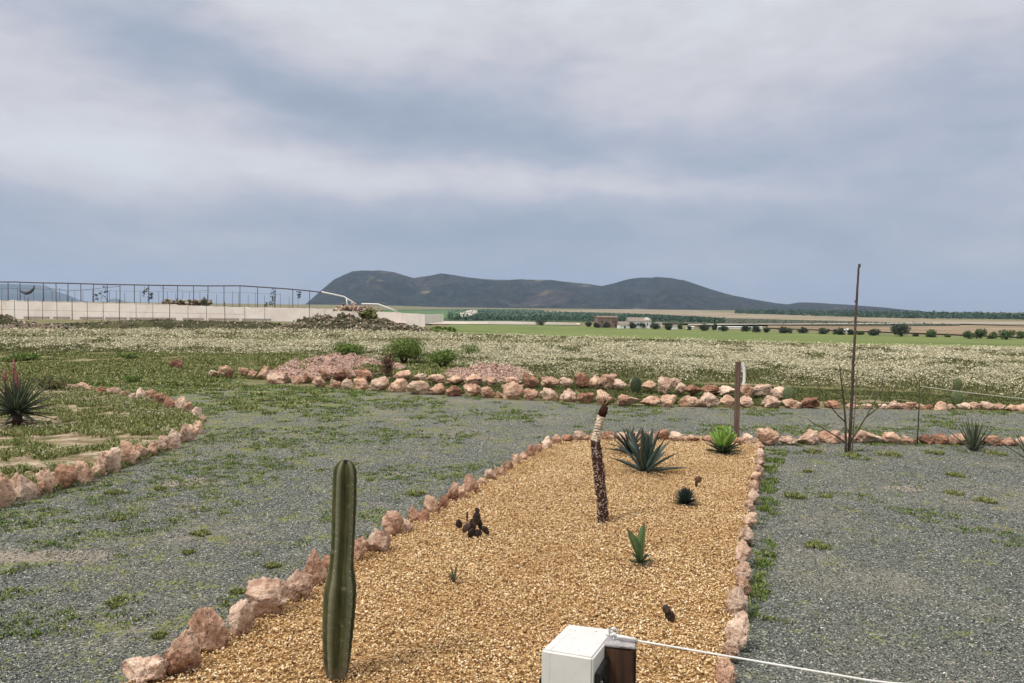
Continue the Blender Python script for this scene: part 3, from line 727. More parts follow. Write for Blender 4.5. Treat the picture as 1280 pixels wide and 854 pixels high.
top_edge = [(709, 554, 17, 11), (726, 553, 21, 15), (743, 553, 15, 12), (760, 552, 21, 13), (779, 552, 17, 12), (796, 552, 17, 12), (812, 552, 15, 13), (828, 552, 18, 15), (848, 554, 24, 14), (867, 554, 16, 11), (883, 554, 14, 10), (900, 555, 16, 11), (917, 556, 15, 10), (935, 557, 20, 15)]
for i, a in enumerate(top_edge):
    stone(*a, f'{ordw(i+1)} from the left along the golden bed\'s far edge', 'stones edging the far side of the golden bed', z=.035)
right_edge = [(950, 565, 11, 13), (951, 575, 12, 15), (949, 585, 12, 15), (948, 595, 13, 14), (944, 606, 14, 16), (943, 617, 13, 16), (941, 629, 14, 18), (938, 643, 14, 19), (937, 660, 17, 20), (933, 682, 19, 25), (930, 708, 22, 32),
    (929, 728, 22, 26), (928, 744, 20, 22), (921, 776, 28, 36), (921, 812, 31, 44), (913, 828, 22, 26), (908, 864, 28, 38)]
for i, a in enumerate(right_edge):
    stone(*a, f'{ordw(i+1)} from the far corner down the golden bed\'s right edge', 'stones edging the right side of the golden bed', z=.035, mat='stone_pale' if i % 4 else 'stone', dk=1.15)
front_row = [(960, 558, 29, 24), (985, 557, 23, 12), (1009, 557, 28, 20), (1036, 555, 28, 18), (1060, 554, 18, 12), (1086, 556, 34, 18), (1114, 556, 23, 16), (1135, 556, 19, 12), (1158, 556, 19, 14), (1176, 556, 18, 14), (1195, 557, 21, 16),
    (1217, 557, 21, 14), (1239, 558, 23, 14), (1260, 558, 20, 11), (1277, 558, 16, 12), (1296, 559, 20, 12)]
for i, a in enumerate(front_row):
    m_ = {0: 'stone', 2: 'stone_pale', 8: 'stone_dark', 9: 'stone_dark', 3: 'stone'}.get(i)
    stone(*a, f'{ordw(i+1)} rightward from the golden bed corner behind the bare sapling', 'stones in the row behind the bare sapling', mat=m_)
left_bed = [(4, 636, 30, 46), (30, 627, 35, 36), (59, 619, 22, 41), (82, 612, 26, 33), (106, 605, 22, 29), (123, 597, 17, 23), (139, 593, 27, 33), (164, 583, 24, 33), (179, 576, 16, 24), (191, 571, 14, 19), (204, 566, 14, 23),
    (217, 562, 17, 38), (231, 554, 16, 31), (240, 552, 14, 26), (249, 543, 12, 21), (254, 528, 9, 10), (246, 523, 12, 16), (236, 518, 12, 17), (226, 514, 14, 20), (213, 513, 14, 21), (200, 507, 16, 17), (187, 502, 14, 17),
    (175, 499, 13, 16), (165, 499, 9, 9), (155, 496, 13, 8), (142, 494, 15, 11), (127, 492, 15, 10), (113, 490, 11, 9), (100, 488, 18, 11), (86, 487, 12, 8)]
for i, a in enumerate(left_bed):
    m_ = {0: 'stone', 1: 'stone_pale', 6: 'stone_pale', 3: 'stone_dark', 12: 'stone_pale', 7: 'stone'}.get(i)
    stone(*a, f'{ordw(i+1)} from the photo\'s left edge around the sandy bed', 'stones edging the sandy bed', mat=m_)
back_front = [(305, 470, 13, 12), (316, 473, 11, 13), (328, 475, 15, 20), (347, 480, 28, 17), (371, 481, 13, 13), (384, 480, 16, 16), (398, 485, 17, 16), (420, 486, 16, 14), (435, 487, 16, 16), (451, 487, 18, 16), (474, 489, 27, 19),
    (497, 491, 24, 20), (522, 494, 30, 20), (547, 494, 24, 16), (567, 496, 21, 15), (589, 496, 24, 18), (610, 498, 20, 17), (625, 498, 11, 10), (641, 500, 29, 25), (664, 501, 20, 17), (687, 501, 26, 17), (710, 503, 21, 19),
    (731, 505, 22, 16), (755, 507, 23, 21), (785, 509, 31, 18), (814, 509, 28, 15), (837, 510, 20, 18), (861, 509, 28, 16), (886, 510, 28, 21), (910, 510, 21, 18), (932, 510, 18, 17), (964, 511, 25, 18), (989, 511, 25, 13),
    (1013, 511, 23, 15), (1040, 511, 21, 9), (1065, 511, 15, 8), (1085, 512, 15, 8), (1103, 512, 12, 8), (1119, 512, 19, 12), (1135, 512, 16, 12), (1149, 512, 10, 8), (1160, 512, 11, 7), (1176, 513, 16, 13), (1189, 512, 10, 8),
    (1204, 512, 16, 10), (1219, 512, 16, 11), (1234, 513, 16, 12), (1249, 513, 15, 10), (1262, 514, 14, 9), (1276, 514, 13, 10), (1291, 515, 14, 10)]
for i, a in enumerate(back_front):
    m_ = {8: 'stone_pale', 12: 'stone_pale', 10: 'stone_pale', 18: 'stone', 22: 'stone_dark', 33: 'stone_dark', 43: 'stone_pale'}.get(i)
    stone(*a, f'{ordw(i+1)} from the left in the lower far row', 'stones in the lower far row', mat=m_)
back_rear = [(268, 470, 13, 9), (283, 471, 19, 16), (408, 474, 17, 15), (429, 476, 26, 16), (454, 476, 23, 16), (503, 476, 24, 14), (524, 475, 17, 9), (545, 479, 23, 12), (569, 480, 23, 12), (592, 481, 23, 14), (614, 482, 15, 12), (642, 482, 24, 12),
    (664, 483, 21, 20), (687, 483, 25, 13), (708, 483, 18, 12), (727, 483, 23, 19), (744, 484, 18, 16), (760, 485, 21, 20), (775, 486, 18, 13), (794, 484, 16, 11), (811, 488, 20, 13), (832, 491, 23, 21), (844, 483, 14, 12), (852, 492, 17, 15),
    (866, 493, 24, 12), (889, 493, 25, 13), (908, 494, 23, 13), (932, 496, 18, 18), (953, 496, 25, 17), (973, 498, 19, 16)]
for i, a in enumerate(back_rear):
    m_ = {0: 'stone_pale', 24: 'stone_dark', 25: 'stone_dark', 15: 'stone_dark', 28: 'stone_pale', 4: 'stone_dark'}.get(i)
    stone(*a, f'{ordw(i+1)} from the left in the upper far row', 'stones in the upper far row', z=.10, mat=m_)

# ------------------------------------------------------------------ mounds & rubble
def mound(name, px, base, w, h, label, cat, mat, dep=1.0, chips=None, nchip=800, csize=.1, rough=.3, seed=1, sub='rubble', z=0., skew=0):
    p = G(px, base, z); Z = depth(p); W = w*Z/F; Hh = h*Z/F; Dp = W*dep; nx, ny = 46, 30; V = []; Fc = []
    def hf(u, v):
        uu = u-skew*(1-u*u); e = max(0, 1-(abs(uu)**2.4)-(abs(v)**2.2)); n = noise.fractal(Vector((u*3+seed, v*3, seed)), 1, 2, 4)
        return Hh*(e**.5)*(1+rough*(n-.15))*(.78+.22*math.cos(u*2.2))
    for i in range(nx):
        for j in range(ny):
            u = -1+2*i/(nx-1); v = -1+2*j/(ny-1); hh = hf(u, v); V.append((u*W/2, (v+1)*Dp/2, hh-.02 if hh > 0 else -.05))
    for i in range(nx-1):
        for j in range(ny-1):
            k = i*ny+j; Fc.append((k, k+ny, k+ny+1, k+1))
    o = link(name, mesh(name, V, Fc, True), MAT[mat], loc=p); tag(o, label, cat)
    if chips:
        P = []
        while len(P) < nchip:
            u, v = random.uniform(-1, 1), random.uniform(-1, 1); hh = hf(u, v)
            if hh > .02*Hh: P.append((u*W/2, (v+1)*Dp/2, hh-.02+random.uniform(-.2, .3)*csize))
        c = link(sub, chip_mesh(sub, np.array(P), RNG.uniform(.35, 1, nchip)**1.5*csize, 1.0), MAT[chips], o)
        c['kind'] = 'stuff'
    return o
mound('gravel_heap', 395, 474, 185, 15, 'low pink gravel heap behind the left end of the stone rows', 'gravel heap', 'heap', 1.7, 'pink_chips', 15000, .055, 1.1, 2, 'loose_gravel', skew=-.3)
mound('gravel_heap', 605, 478, 130, 10, 'smaller pink gravel heap right of the green bushes', 'gravel heap', 'heap', 1.7, 'pink_chips', 9000, .055, 1.1, 5, 'loose_gravel')
mound('rubble_mound', 440, 416, 225, 16.5, 'long rubble and earth mound in front of the wall end', 'rubble mound', 'bank', .35, 'bank_chips', 5500, .24, 1.0, 9, skew=-.35)
mound('earth_mound', 30, 414, 130, 9, 'low reddish earth mound at the far left before the wall', 'earth mound', 'mound', .25, 'bank_chips', 500, .25, .5, 12)
mound('earth_mound', -20, 408, 90, 14, 'dark earth mound with a slab at the far left edge', 'earth mound', 'bank', .3, 'bank_chips', 500, .35, .5, 15)
mound('overgrown_bank', 215, 413, 430, 11.5, 'dark overgrown bank along the foot of the whitewashed wall', 'bank', 'bank', .12, 'bank_chips', 1500, .2, .4, 17)
def single_rock(name, px, base, w, h, mat, label):
    p = G(px, base); Z = depth(p); me = rock_mesh(900+int(px), 3, w*Z/F, w*Z/F*.8, h*Z/F)
    o = link(name, me, MAT[mat], loc=p); tag(o, label, 'rock')
single_rock('boulder', 250, 412, 23, 9, 'stone_pale', 'pale boulder lying on the bank before the whitewashed wall')
single_rock('boulder', 220, 461, 17, 12, 'stone_dark', 'brown boulder standing in the left grass')
single_rock('boulder', 17, 403, 24, 5, 'kerb', 'dark slab on the earth mound at the far left')
single_rock('boulder', 389, 408, 17, 12, 'bank_chips', 'tilted grey slab on the left flank of the rubble mound')

# ------------------------------------------------------------------ bushes and trees
def leaf_cloud(n, rx, ry, rz, size, clumps, seed, dome=False):
    rg = np.random.default_rng(seed)
    cc = rg.normal(size=(clumps, 3)); cc /= np.linalg.norm(cc, axis=1)[:, None]; cc *= rg.uniform(.25, .72, (clumps, 1)); cc[:, 2] = cc[:, 2]*.8
    i = rg.integers(0, clumps, n); o = rg.normal(size=(n, 3)); o /= np.linalg.norm(o, axis=1)[:, None]; o *= rg.uniform(0, 1, (n, 1))**.45*.42
    P = (cc[i]+o); P *= np.array([rx, ry, rz]); P[:, 2] += rz
    q = rg.normal(size=(n, 3, 3)); q /= np.linalg.norm(q, axis=2)[:, :, None]
    V = (P[:, None, :]+q*(rg.uniform(.5, 1, n)*size)[:, None, None]).reshape(-1, 3)
    if dome: V[:, 2] -= rz*.32
    V[:, 2] = np.maximum(V[:, 2], 0.01)
    return tri_mesh('foliage', V, np.arange(len(V)).reshape(-1, 3))
def bush(name, px, base, w, h, mat, label, group=None, n=900, leaf=.05, z=0., clumps=14, trunk=.0, cat='bush', p=None, part='foliage', dome=False):
    p = p or G(px, base, z); Z = depth(p); W = w*Z/F; Hh = h*Z/F; t0 = Hh*trunk
    o = empty(name, p)
    me = leaf_cloud(n, W*.5, W*.45, (Hh-t0)*(.62 if dome else .5), leaf, clumps, int(abs(px)*7+base), dome)
    c = link(part, me, MAT[mat], o, (0, 0, t0)); c.rotation_euler = (0, 0, 0)
    bm = bmesh.new()
    if trunk:
        tube(bm, [(0, 0, -.1), (W*.02, 0, t0), (0, 0, Hh*.6)], [W*.03, W*.025, W*.015], 6)
    for k in range(6):
        a = k*1.05; tube(bm, [(0, 0, t0*.9), (math.cos(a)*W*.15, math.sin(a)*W*.15, t0+(Hh-t0)*.35), (math.cos(a)*W*.28, math.sin(a)*W*.28, t0+(Hh-t0)*.7)], [W*.018, W*.012, W*.006], 5)
    link('trunk' if trunk else 'stem', bm_mesh('stem', bm, True), MAT['bark'], o)
    tag(o, label, cat, group); return o
bush('green_bush', 435, 449, 58, 24, 'bush_green', 'bright green weed bush behind the larger pink gravel heap', n=5000, leaf=.07, clumps=26)
bush('green_bush', 505, 455, 62, 38, 'bush_green', 'taller green bush beside the dry reddish bush', n=6500, leaf=.07, clumps=30)
bush('green_bush', 553, 461, 56, 28, 'bush_green', 'low green bush left of the smaller pink gravel heap', n=5000, leaf=.06, clumps=26)
bush('green_bush', 588, 449, 36, 24, 'bush_green', 'small green bush above the smaller pink gravel heap', n=900, leaf=.06)
bush('green_bush', 462, 466, 40, 14, 'bush_green', 'low sprawling green bush on the right flank of the larger heap', n=1000, leaf=.05)
bush('dry_bush', 484, 476, 26, 42, 'bush_rust', 'dry dark reddish bush rising behind the far stone rows', n=1500, leaf=.045, clumps=18)
bush('green_bush', 168, 479, 26, 12, 'bush_green', 'small dark green bush in the grass left of the yard', n=700, leaf=.05)
bush('grey_bush', 62, 489, 70, 22, 'flower_green', 'grey green flowering bush beyond the spiky aloe', n=2600, leaf=.04, clumps=26)
bush('green_bush', 28, 452, 60, 12, 'bush_green', 'wide dark green bush at the left edge of the grass', n=1500, leaf=.08)
bush('green_bush', 160, 449, 34, 9, 'bush_green', 'low green bush below the flowering field at the left', n=800, leaf=.08)
bush('green_bush', 552, 417, 44, 9, 'bush_green', 'green bush on the ground right of the wall end', n=900, leaf=.25)
bush('grey_bush', 460, 399, 16, 10, 'flower_green', 'grey dry bush on top of the rubble mound', n=500, leaf=.22, z=2.2)
trees = [(676, 407, 17, 10, 0), (735, 409, 12, 8, 0), (746, 410, 12, 8, 0), (758, 410, 11, 8, 0), (770, 410, 10, 7, 0), (790, 411, 15, 9, 0), (803, 411, 12, 9, 0), (819, 412, 15, 9, 0), (835, 413, 13, 9, 0), (850, 412, 9, 9, 1), (862, 413, 8, 6, 0), (880, 414, 19, 10, 0), (893, 413, 8, 12, 0), (904, 415, 15, 9, 0), (932, 415, 15, 9, 0), (945, 416, 13, 9, 0), (958, 416, 13, 8, 0), (981, 417, 20, 10, 0),
    (1004, 417, 17, 9, 0), (1028, 418, 18, 9, 0), (1049, 419, 20, 11, 0), (1063, 419, 10, 8, 0), (1075, 419, 10, 6, 1), (1092, 420, 22, 10, 0), (1126, 421, 31, 18, 2), (1144, 421, 7, 4, 0), (1164, 422, 21, 11, 1), (1184, 422, 8, 5, 1), (1211, 424, 19, 11, 1), (1225, 424, 17, 15, 1), (1241, 424, 16, 10, 1), (1257, 425, 25, 15, 1), (1277, 424, 14, 11, 1)]
for i, (px, b, w, h, k) in enumerate(trees):
    p = hit(px, b)
    look = ['dark round tree', 'lighter green tree', 'large very dark tree'][k]
    if k == 2: lab = 'largest and darkest round tree in the row beyond the green field'
    elif i == 0: lab = 'lone dark tree left of the brick ruin beyond the green field'
    else: lab = f'{look}, {ordw(i+1)} from the left in the row beyond the green field'
    bush('field_tree', px, b, w, h, ['tree_dark', 'tree_light', 'tree_dark'][k], lab, 'trees in the row beyond the green field', n=1300 if k != 2 else 2600,
         leaf=.42, trunk=.02, cat='tree', p=p, clumps=13, part='crown', dome=True)

# ------------------------------------------------------------------ buildings
def building(name, px, base, w, h, m_wall, m_roof, label, dep=.6, gable=True, wins=(), rz=.25, roof_h=.3, door=True, part_roof='roof'):
    p = hit(px, base); Z = depth(p); W = w*Z/F; Hh = h*Z/F; Dp = W*dep; hw = Hh*(1-roof_h)
    o = empty(name, p, rz); bm = bmesh.new(); bm_box(bm, (0, Dp/2, hw/2-.3), (W, Dp, hw+.6)); link('wall', bm_mesh('wall', bm), MAT[m_wall], o)
    if roof_h > 0:
        e = .25; V = [(-W/2-e, -e, hw), (W/2+e, -e, hw), (W/2+e, Dp+e, hw), (-W/2-e, Dp+e, hw), (-W/2-e, Dp/2, Hh), (W/2+e, Dp/2, Hh)]
        V = [(x, y, z+.02) for x, y, z in V]
        link(part_roof, mesh('roof', V, [(0, 1, 5, 4), (2, 3, 4, 5), (0, 4, 3), (1, 2, 5), (3, 2, 1, 0)]), MAT[m_roof], o)
    for (u, v, ww, wh) in wins:
        bm = bmesh.new(); bm_box(bm, (u*W, -.02, v*hw), (ww, .12, wh)); link('window', bm_mesh('window', bm), MAT['dark_open'], o)
    tag(o, label, 'building'); return o
building('brick_ruin', 760, 410, 27, 15, 'brick', 'brick', 'ruined red brick building beyond the green field', .5, wins=[(-.3, .6, .8, 1), (.25, .6, .8, 1), (.38, .6, .7, 1)], roof_h=.12)
building('shed', 781, 411, 14, 9, 'house_white', 'roof_tile', 'small white shed with brown roof between ruin and farmhouse', .6, wins=[(0, .4, .8, 1.2)], roof_h=.45)
building('farmhouse', 800, 411, 30, 14, 'house_white', 'roof_tile', 'long white farmhouse with a grey roof among the tree row', .35, wins=[(-.35, .6, .9, 1), (-.1, .6, .9, 1), (.15, .6, .9, 1), (.35, .6, .9, 1)], roof_h=.35)
building('farmhouse_annex', 812, 411, 8, 14, 'house_white', 'house_white', 'narrow white gabled annex at the right end of the farmhouse', 1.0, wins=[(0, .7, .7, 1)], roof_h=.25, rz=1.2)
building('white_cottage', 824, 408, 8, 5, 'house_white', 'roof_tile', 'tiny white cottage right of the farmhouse', .7, roof_h=.3)
building('white_cottage', 844, 412, 6, 6, 'house_white', 'roof_tile', 'small white cottage, second right of the long farmhouse', .7, roof_h=.2)
building('white_cottage', 864, 411.5, 9, 3.5, 'house_white', 'house_white', 'low white cottage just left of the thin dark tree', .5, roof_h=.2)
building('long_shed', 925, 411, 55, 2.8, 'house_white', 'house_white', 'long low white shed behind the round trees', .12, roof_h=.2, rz=.0)
building('long_shed', 665, 405.5, 110, 2.2, 'house_white', 'pale_earth', 'very long low pale shed left of the brick ruin', .05, roof_h=.2, rz=0)
building('white_cottage', 1057, 416, 10, 5, 'house_white', 'house_white', 'white cottage behind the trees left of the bare sapling', .5, roof_h=.4)

# ------------------------------------------------------------------ reservoir wall and frames
WALL_Y0, WALL_Y1 = 150., 158.
def wall_pt(px, py): return D(px, py, WALL_Y0 + (WALL_Y1-WALL_Y0)*(px+60)/600)
def build_wall():
    top = [(-250, 372.5), (0, 375.5), (60, 377), (100, 377.5), (103, 378), (200, 380), (240, 382), (300, 384), (360, 385), (430, 386.5), (470, 389.5), (500, 391), (532, 393)]
    V = []; Fc = []; n = 0; xs = list(np.linspace(-250, 531, 140))
    for px in xs:
        y = lerp_line(top, px) + .8*noise.noise(Vector((px*.11, 0, 0))) + .5*noise.noise(Vector((px*.4, 3, 0)))
        t = wall_pt(px, y)
        for (dy, zz) in ((0, -3), (0, t.z), (.6, t.z), (.6, -3)): V.append((t.x, t.y+dy, zz))
    for i in range(len(xs)-1):
        for j in range(3):
            a = i*4+j; Fc.append((a, a+4, a+5, a+1))
    Fc.append((0, 1, 2, 3)); k = (len(xs)-1)*4; Fc.append((k+3, k+2, k+1, k))
    # return wall at the right end
    e = wall_pt(531, 393); b = len(V); V += [(e.x, e.y, -.3), (e.x, e.y, e.z-.05), (e.x-.3, e.y+.2, e.z-.05), (e.x-.3, e.y+.2, -.3), (e.x+.3, e.y+40, -.3), (e.x+.3, e.y+40, e.z-.05), (e.x-.1, e.y+40, e.z-.05), (e.x-.1, e.y+40, -.3)]
    Fc += [(b, b+4, b+5, b+1), (b+1, b+5, b+6, b+2), (b+2, b+6, b+7, b+3)]
    o = link('reservoir_wall', mesh('reservoir_wall', V, Fc), MAT['wall']); tag(o, 'long whitewashed concrete wall across the left distance', 'wall')
    bm = bmesh.new()
    for (a, b_) in ((32, 64), (69, 89), (102, 130), (134, 160), (163, 222), (230, 256), (262, 300), (304, 340)):
        p, q = wall_pt(a, 400), wall_pt(b_, 400); z = .45
        bm_box(bm, ((p.x+q.x)/2, (p.y+q.y)/2-.6, z/2+.1), (q.x-p.x, .5, z))
    k = link('footing', bm_mesh('footing', bm), MAT['kerb'], o)
    return o
build_wall()
def posts_thing(name, specs, label, cat, rails=(), extra=()):
    p0 = Vector(specs[0][0]); p0.z = 0; o = empty(name, p0)
    for (a, b, r) in specs:
        bm = bmesh.new(); tube(bm, [Vector(a)-p0, Vector(b)-p0], r, 6); link('post', bm_mesh('post', bm, True), MAT['frame_steel'], o)
    for nm, pts, r, m in rails:
        bm = bmesh.new(); tube(bm, [Vector(q)-p0 for q in pts], r, 6); link(nm, bm_mesh(nm, bm, True), MAT[m], o)
    tag(o, label, cat); return o, p0
cable = [(-250, 350), (-60, 352.5), (20, 352.6), (45, 353.6), (75, 354), (130, 355.5), (200, 356.8), (262, 357.5), (300, 357.3), (350, 360.5), (385, 363.5), (405, 366)]
def on(Yoff, px, py):
    return D(px, py, WALL_Y0+Yoff)
sp = []
for px in [-60, -44, -28, -8, 10, 25, 54, 70, 85, 101, 117, 134, 150, 168, 186, 204, 222, 242, 260, 280, 300, 322, 344, 366, 387]:
    a = on(6, px, lerp_line(cable, px)); sp.append(((a.x-.06, a.y, 0), a, .08))
rail = [on(6, x, y) for x, y in cable]
rail_w = [on(5.8, x, y) for x, y in ((402, 365), (414, 367.5), (430, 371), (438, 376), (445, 380))]
fr, p0 = posts_thing('greenhouse_frame', sp, 'skeleton of a greenhouse with bare posts and top rail above the wall', 'greenhouse frame',
    rails=[('top_rail', rail, .12, 'frame_steel'), ('bent_pipe', rail_w, .16, 'white_pipe'), ('leaning_strut', [on(5.8, 433, 373), on(5.8, 434.5, 386)], .16, 'white_pipe'),
           ('cross_wire', [on(6.2, 60, 360), on(6.2, 85, 364), on(6.2, 110, 362), on(6.2, 150, 358)], .04, 'frame_steel'), ('cross_wire', [on(6.2, 200, 360), on(6.2, 235, 364), on(6.2, 262, 363)], .05, 'rope_grey')])
# torn sheeting that hangs from the frame
def rag(px, py, w, h, seed, parent):
    bm = bmesh.new(); rnd = random.Random(seed)
    for k in range(26):
        c = on(5.7, px+rnd.uniform(-w/2, w/2), py+rnd.uniform(-h/2, h/2))-p0; s = rnd.uniform(.15, .5)
        vs = [bm.verts.new(c+Vector((rnd.uniform(-s, s), rnd.uniform(-.15, .15), rnd.uniform(-s, s)))) for _ in range(4)]
        bm.faces.new(vs)
    link('torn_sheet', bm_mesh('torn_sheet', bm), MAT['rag'], parent)
rag(120, 371, 9, 9, 1, fr); rag(131, 366, 8, 20, 2, fr); rag(183, 365, 9, 17, 3, fr); rag(188, 371, 5, 8, 4, fr); rag(341, 371, 5, 18, 6, fr); rag(373, 369, 5, 8, 8, fr); rag(337, 380, 10, 5, 9, fr)
bm = bmesh.new(); tube(bm, [on(5.6, x, y)-p0 for x, y in ((24, 363), (28, 365), (33, 366.7), (38, 365), (42, 361), (43, 357))], [.15, .3, .38, .34, .25, .12], 6)
link('sagging_sheet', bm_mesh('sagging_sheet', bm, True), MAT['rag'], fr)
sp = []
for i in range(42):
    px = -50+i*10.3+random.uniform(-2, 2); a = on(40, px, lerp_line(cable, px)+6+random.uniform(0, 5)); sp.append(((a.x, a.y, 0), a, .05))
posts_thing('vine_posts', sp, 'second rank of thin bare posts farther behind the wall', 'posts', rails=[('wire', [on(40, x, lerp_line(cable, x)+8) for x in range(-50, 380, 40)], .025, 'frame_steel')])
sp = []
for i, px in enumerate([-16, 2, 18, 35, 53, 71, 90, 109, 129, 149, 170, 191, 212, 235, 258, 281, 306, 331]):
    a = on(-3, px, lerp_line([(-60, 372), (0, 374), (300, 381), (340, 383)], px)+(-3 if i % 3 == 0 else 0)); sp.append(((a.x, a.y, 0), a, .045 if i % 3 else .07))
posts_thing('wire_fence', sp, 'thin wire fence on slim posts in front of the whitewashed wall', 'fence',
    rails=[('wire', [on(-3, x, 376+x*.025) for x in range(-16, 340, 40)], .02, 'frame_steel'), ('wire', [on(-3, x, 387+x*.02) for x in range(-16, 340, 40)], .02, 'frame_steel')])
# collapsed bits on the wall end
o = empty('collapsed_roof', on(-.5, 440, 386)); q0 = o.location.copy()
bm = bmesh.new(); tube(bm, [on(-.5, x, y)-q0 for x, y in ((452, 380), (463, 380.2), (473, 380.5), (485, 385), (497, 390))], .17, 6); link('bent_beam', bm_mesh('bent_beam', bm, True), MAT['white_pipe'], o)
P = np.array([tuple(on(random.uniform(-.8, .8), random.gauss(440, 10), 388-abs(random.gauss(0, 2.6)))-q0) for _ in range(160)])
link('broken_blocks', chip_mesh('broken_blocks', P, RNG.uniform(.15, .5, 160), 1.0), MAT['pink_chips'], o)
tag(o, 'collapsed white beam and broken blocks on top of the wall end', 'ruin')
P = np.array([tuple(on(random.uniform(8, 14), random.uniform(205, 262), 380-abs(random.gauss(0, 1.6)))) for _ in range(200)])
o = link('rubble_on_wall', chip_mesh('rubble_on_wall', P, RNG.uniform(.3, .9, 200), .8), MAT['bank_chips']); tag(o, 'heap of debris just behind the middle of the wall', 'rubble')
# ------------------------------------------------------------------ succulents
def add_leaf(V, Fc, T, az, el, L, W, curve, th=.12, chan=.25, segs=9, base=Vector((0, 0, 0)), shape='agave', twist=0):
    b0 = len(V); pos = Vector(base); a = el
    side = Vector((-math.sin(az), math.cos(az), 0))
    for i in range(segs+1):
        t = i/segs
        dirv = Vector((math.cos(az)*math.cos(a), math.sin(az)*math.cos(a), math.sin(a))); nrm = dirv.cross(side).normalized()*-1
        if nrm.z < 0 and a < math.pi/2: nrm = -nrm
        if shape == 'agave': w = W*(.55+.9*t-.2*t*t)*(1-t**2.6)**.9 if t < 1 else 0
        elif shape == 'broad': w = W*(.45+1.25*t)*(1-t**2.2)
        else: w = W*(1-t)**.85
        w = max(w, W*.015); tk = max(W*th*(1-t)**.8, W*.02)
        V += [pos-side*w/2+nrm*w*chan, pos-nrm*tk, pos+side*w/2+nrm*w*chan, pos+nrm*tk*.4]
        T += [t]*4
        if i: 
            p = b0+(i-1)*4; q = b0+i*4
            for k in range(4): Fc.append((p+k, p+(k+1) % 4, q+(k+1) % 4, q+k))
        pos = pos+dirv*L/segs; a -= curve/segs
    Fc.append((b0+3, b0+2, b0+1, b0))
def rosette(name, loc, leaves, mat, parent=None, seed=0, part=None):
    V, Fc, T = [], [], []
    for lf in leaves: add_leaf(V, Fc, T, **lf)
    me = mesh(name, V, Fc, True); at = me.attributes.new('tip', 'FLOAT', 'POINT'); at.data.foreach_set('value', T)
    return link(name, me, MAT[mat], parent, loc)
def spiral(n, L, W, e0, e1, curve, seed, jl=.15, shape='agave', **k):
    r = random.Random(seed); out = []
    for i in range(n):
        t = i/max(1, n-1); az = i*2.39996+r.uniform(-.2, .2); el = R(e0+(e1-e0)*t**.8+r.uniform(-5, 5))
        out.append(dict(az=az, el=el, L=L*(1-jl*r.random())*(1-.25*abs(t-.5)), W=W*r.uniform(.85, 1.1), curve=curve*r.uniform(.4, 1.3)*(1-t*.7), shape=shape, base=Vector((math.cos(az)*W*.3, math.sin(az)*W*.3, .0+.05*t)), **k))
    return out
ZB = .06
def gp(px, py): return G(px, py, ZB)
o = rosette('agave', gp(806, 590), spiral(25, .74, .118, 10, 92, .1, 3), 'agave_blue'); tag(o, 'large blue green agave near the far edge of the golden bed', 'agave')
o = rosette('agave', gp(788, 568), spiral(26, .55, .065, 8, 78, .9, 8), 'agave_dark'); tag(o, 'smaller dark agave with drooping leaves behind the large blue one', 'agave')
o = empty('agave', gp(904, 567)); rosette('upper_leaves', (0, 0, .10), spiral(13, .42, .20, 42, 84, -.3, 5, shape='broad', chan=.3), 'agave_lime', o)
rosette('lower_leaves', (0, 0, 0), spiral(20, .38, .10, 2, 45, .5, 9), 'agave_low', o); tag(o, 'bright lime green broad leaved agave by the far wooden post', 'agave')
o = empty('agave', gp(800, 706))
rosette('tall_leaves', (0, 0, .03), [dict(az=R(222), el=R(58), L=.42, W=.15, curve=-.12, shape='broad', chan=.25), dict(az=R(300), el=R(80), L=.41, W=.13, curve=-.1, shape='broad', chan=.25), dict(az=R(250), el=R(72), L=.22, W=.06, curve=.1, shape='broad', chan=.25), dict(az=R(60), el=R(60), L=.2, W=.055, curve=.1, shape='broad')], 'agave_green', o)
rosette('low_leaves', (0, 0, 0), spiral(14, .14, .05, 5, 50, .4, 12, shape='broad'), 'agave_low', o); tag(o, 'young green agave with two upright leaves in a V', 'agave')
o = rosette('agave', gp(857, 630), spiral(110, .205, .030, 0, 88, .1, 14), 'agave_dark'); tag(o, 'small dense dark agave ball in the right of the golden bed', 'agave')
o = rosette('aloe_seedling', gp(567, 728), [dict(az=i*1.05, el=R(55+8*(i % 3)), L=.17+.02*(i % 2), W=.028, curve=-.2 if i % 2 else .2, shape='aloe', chan=.2) for i in range(8)], 'aloe_grey'); tag(o, 'tiny spiky seedling alone in the golden gravel', 'succulent')
o = rosette('aloe', G(1217, 564), spiral(17, .70, .085, 30, 84, -.1, 21, shape='aloe', chan=.3), 'aloe_grey'); tag(o, 'spiky aloe standing before the stone row right of the rod', 'aloe')
o = rosette('aloe', G(1290, 578), spiral(15, .68, .08, 25, 84, .1, 23, shape='aloe', chan=.3), 'aloe_grey'); tag(o, 'spiky aloe cut off by the photo\'s right edge', 'aloe')
o = empty('flowering_aloe', G(22, 533, .03)); zz = depth(o.location)
rosette('leaf_rosette', (0, 0, .28), spiral(70, .92, .115, -18, 80, .2, 31, shape='aloe', chan=.28), 'aloe_grey', o)
bm = bmesh.new(); tube(bm, [(0, 0, -.05), (0, 0, .15), (.01, 0, .34)], [.12, .09, .1], 10); link('stump', bm_mesh('stump', bm, True), MAT['bark'], o)
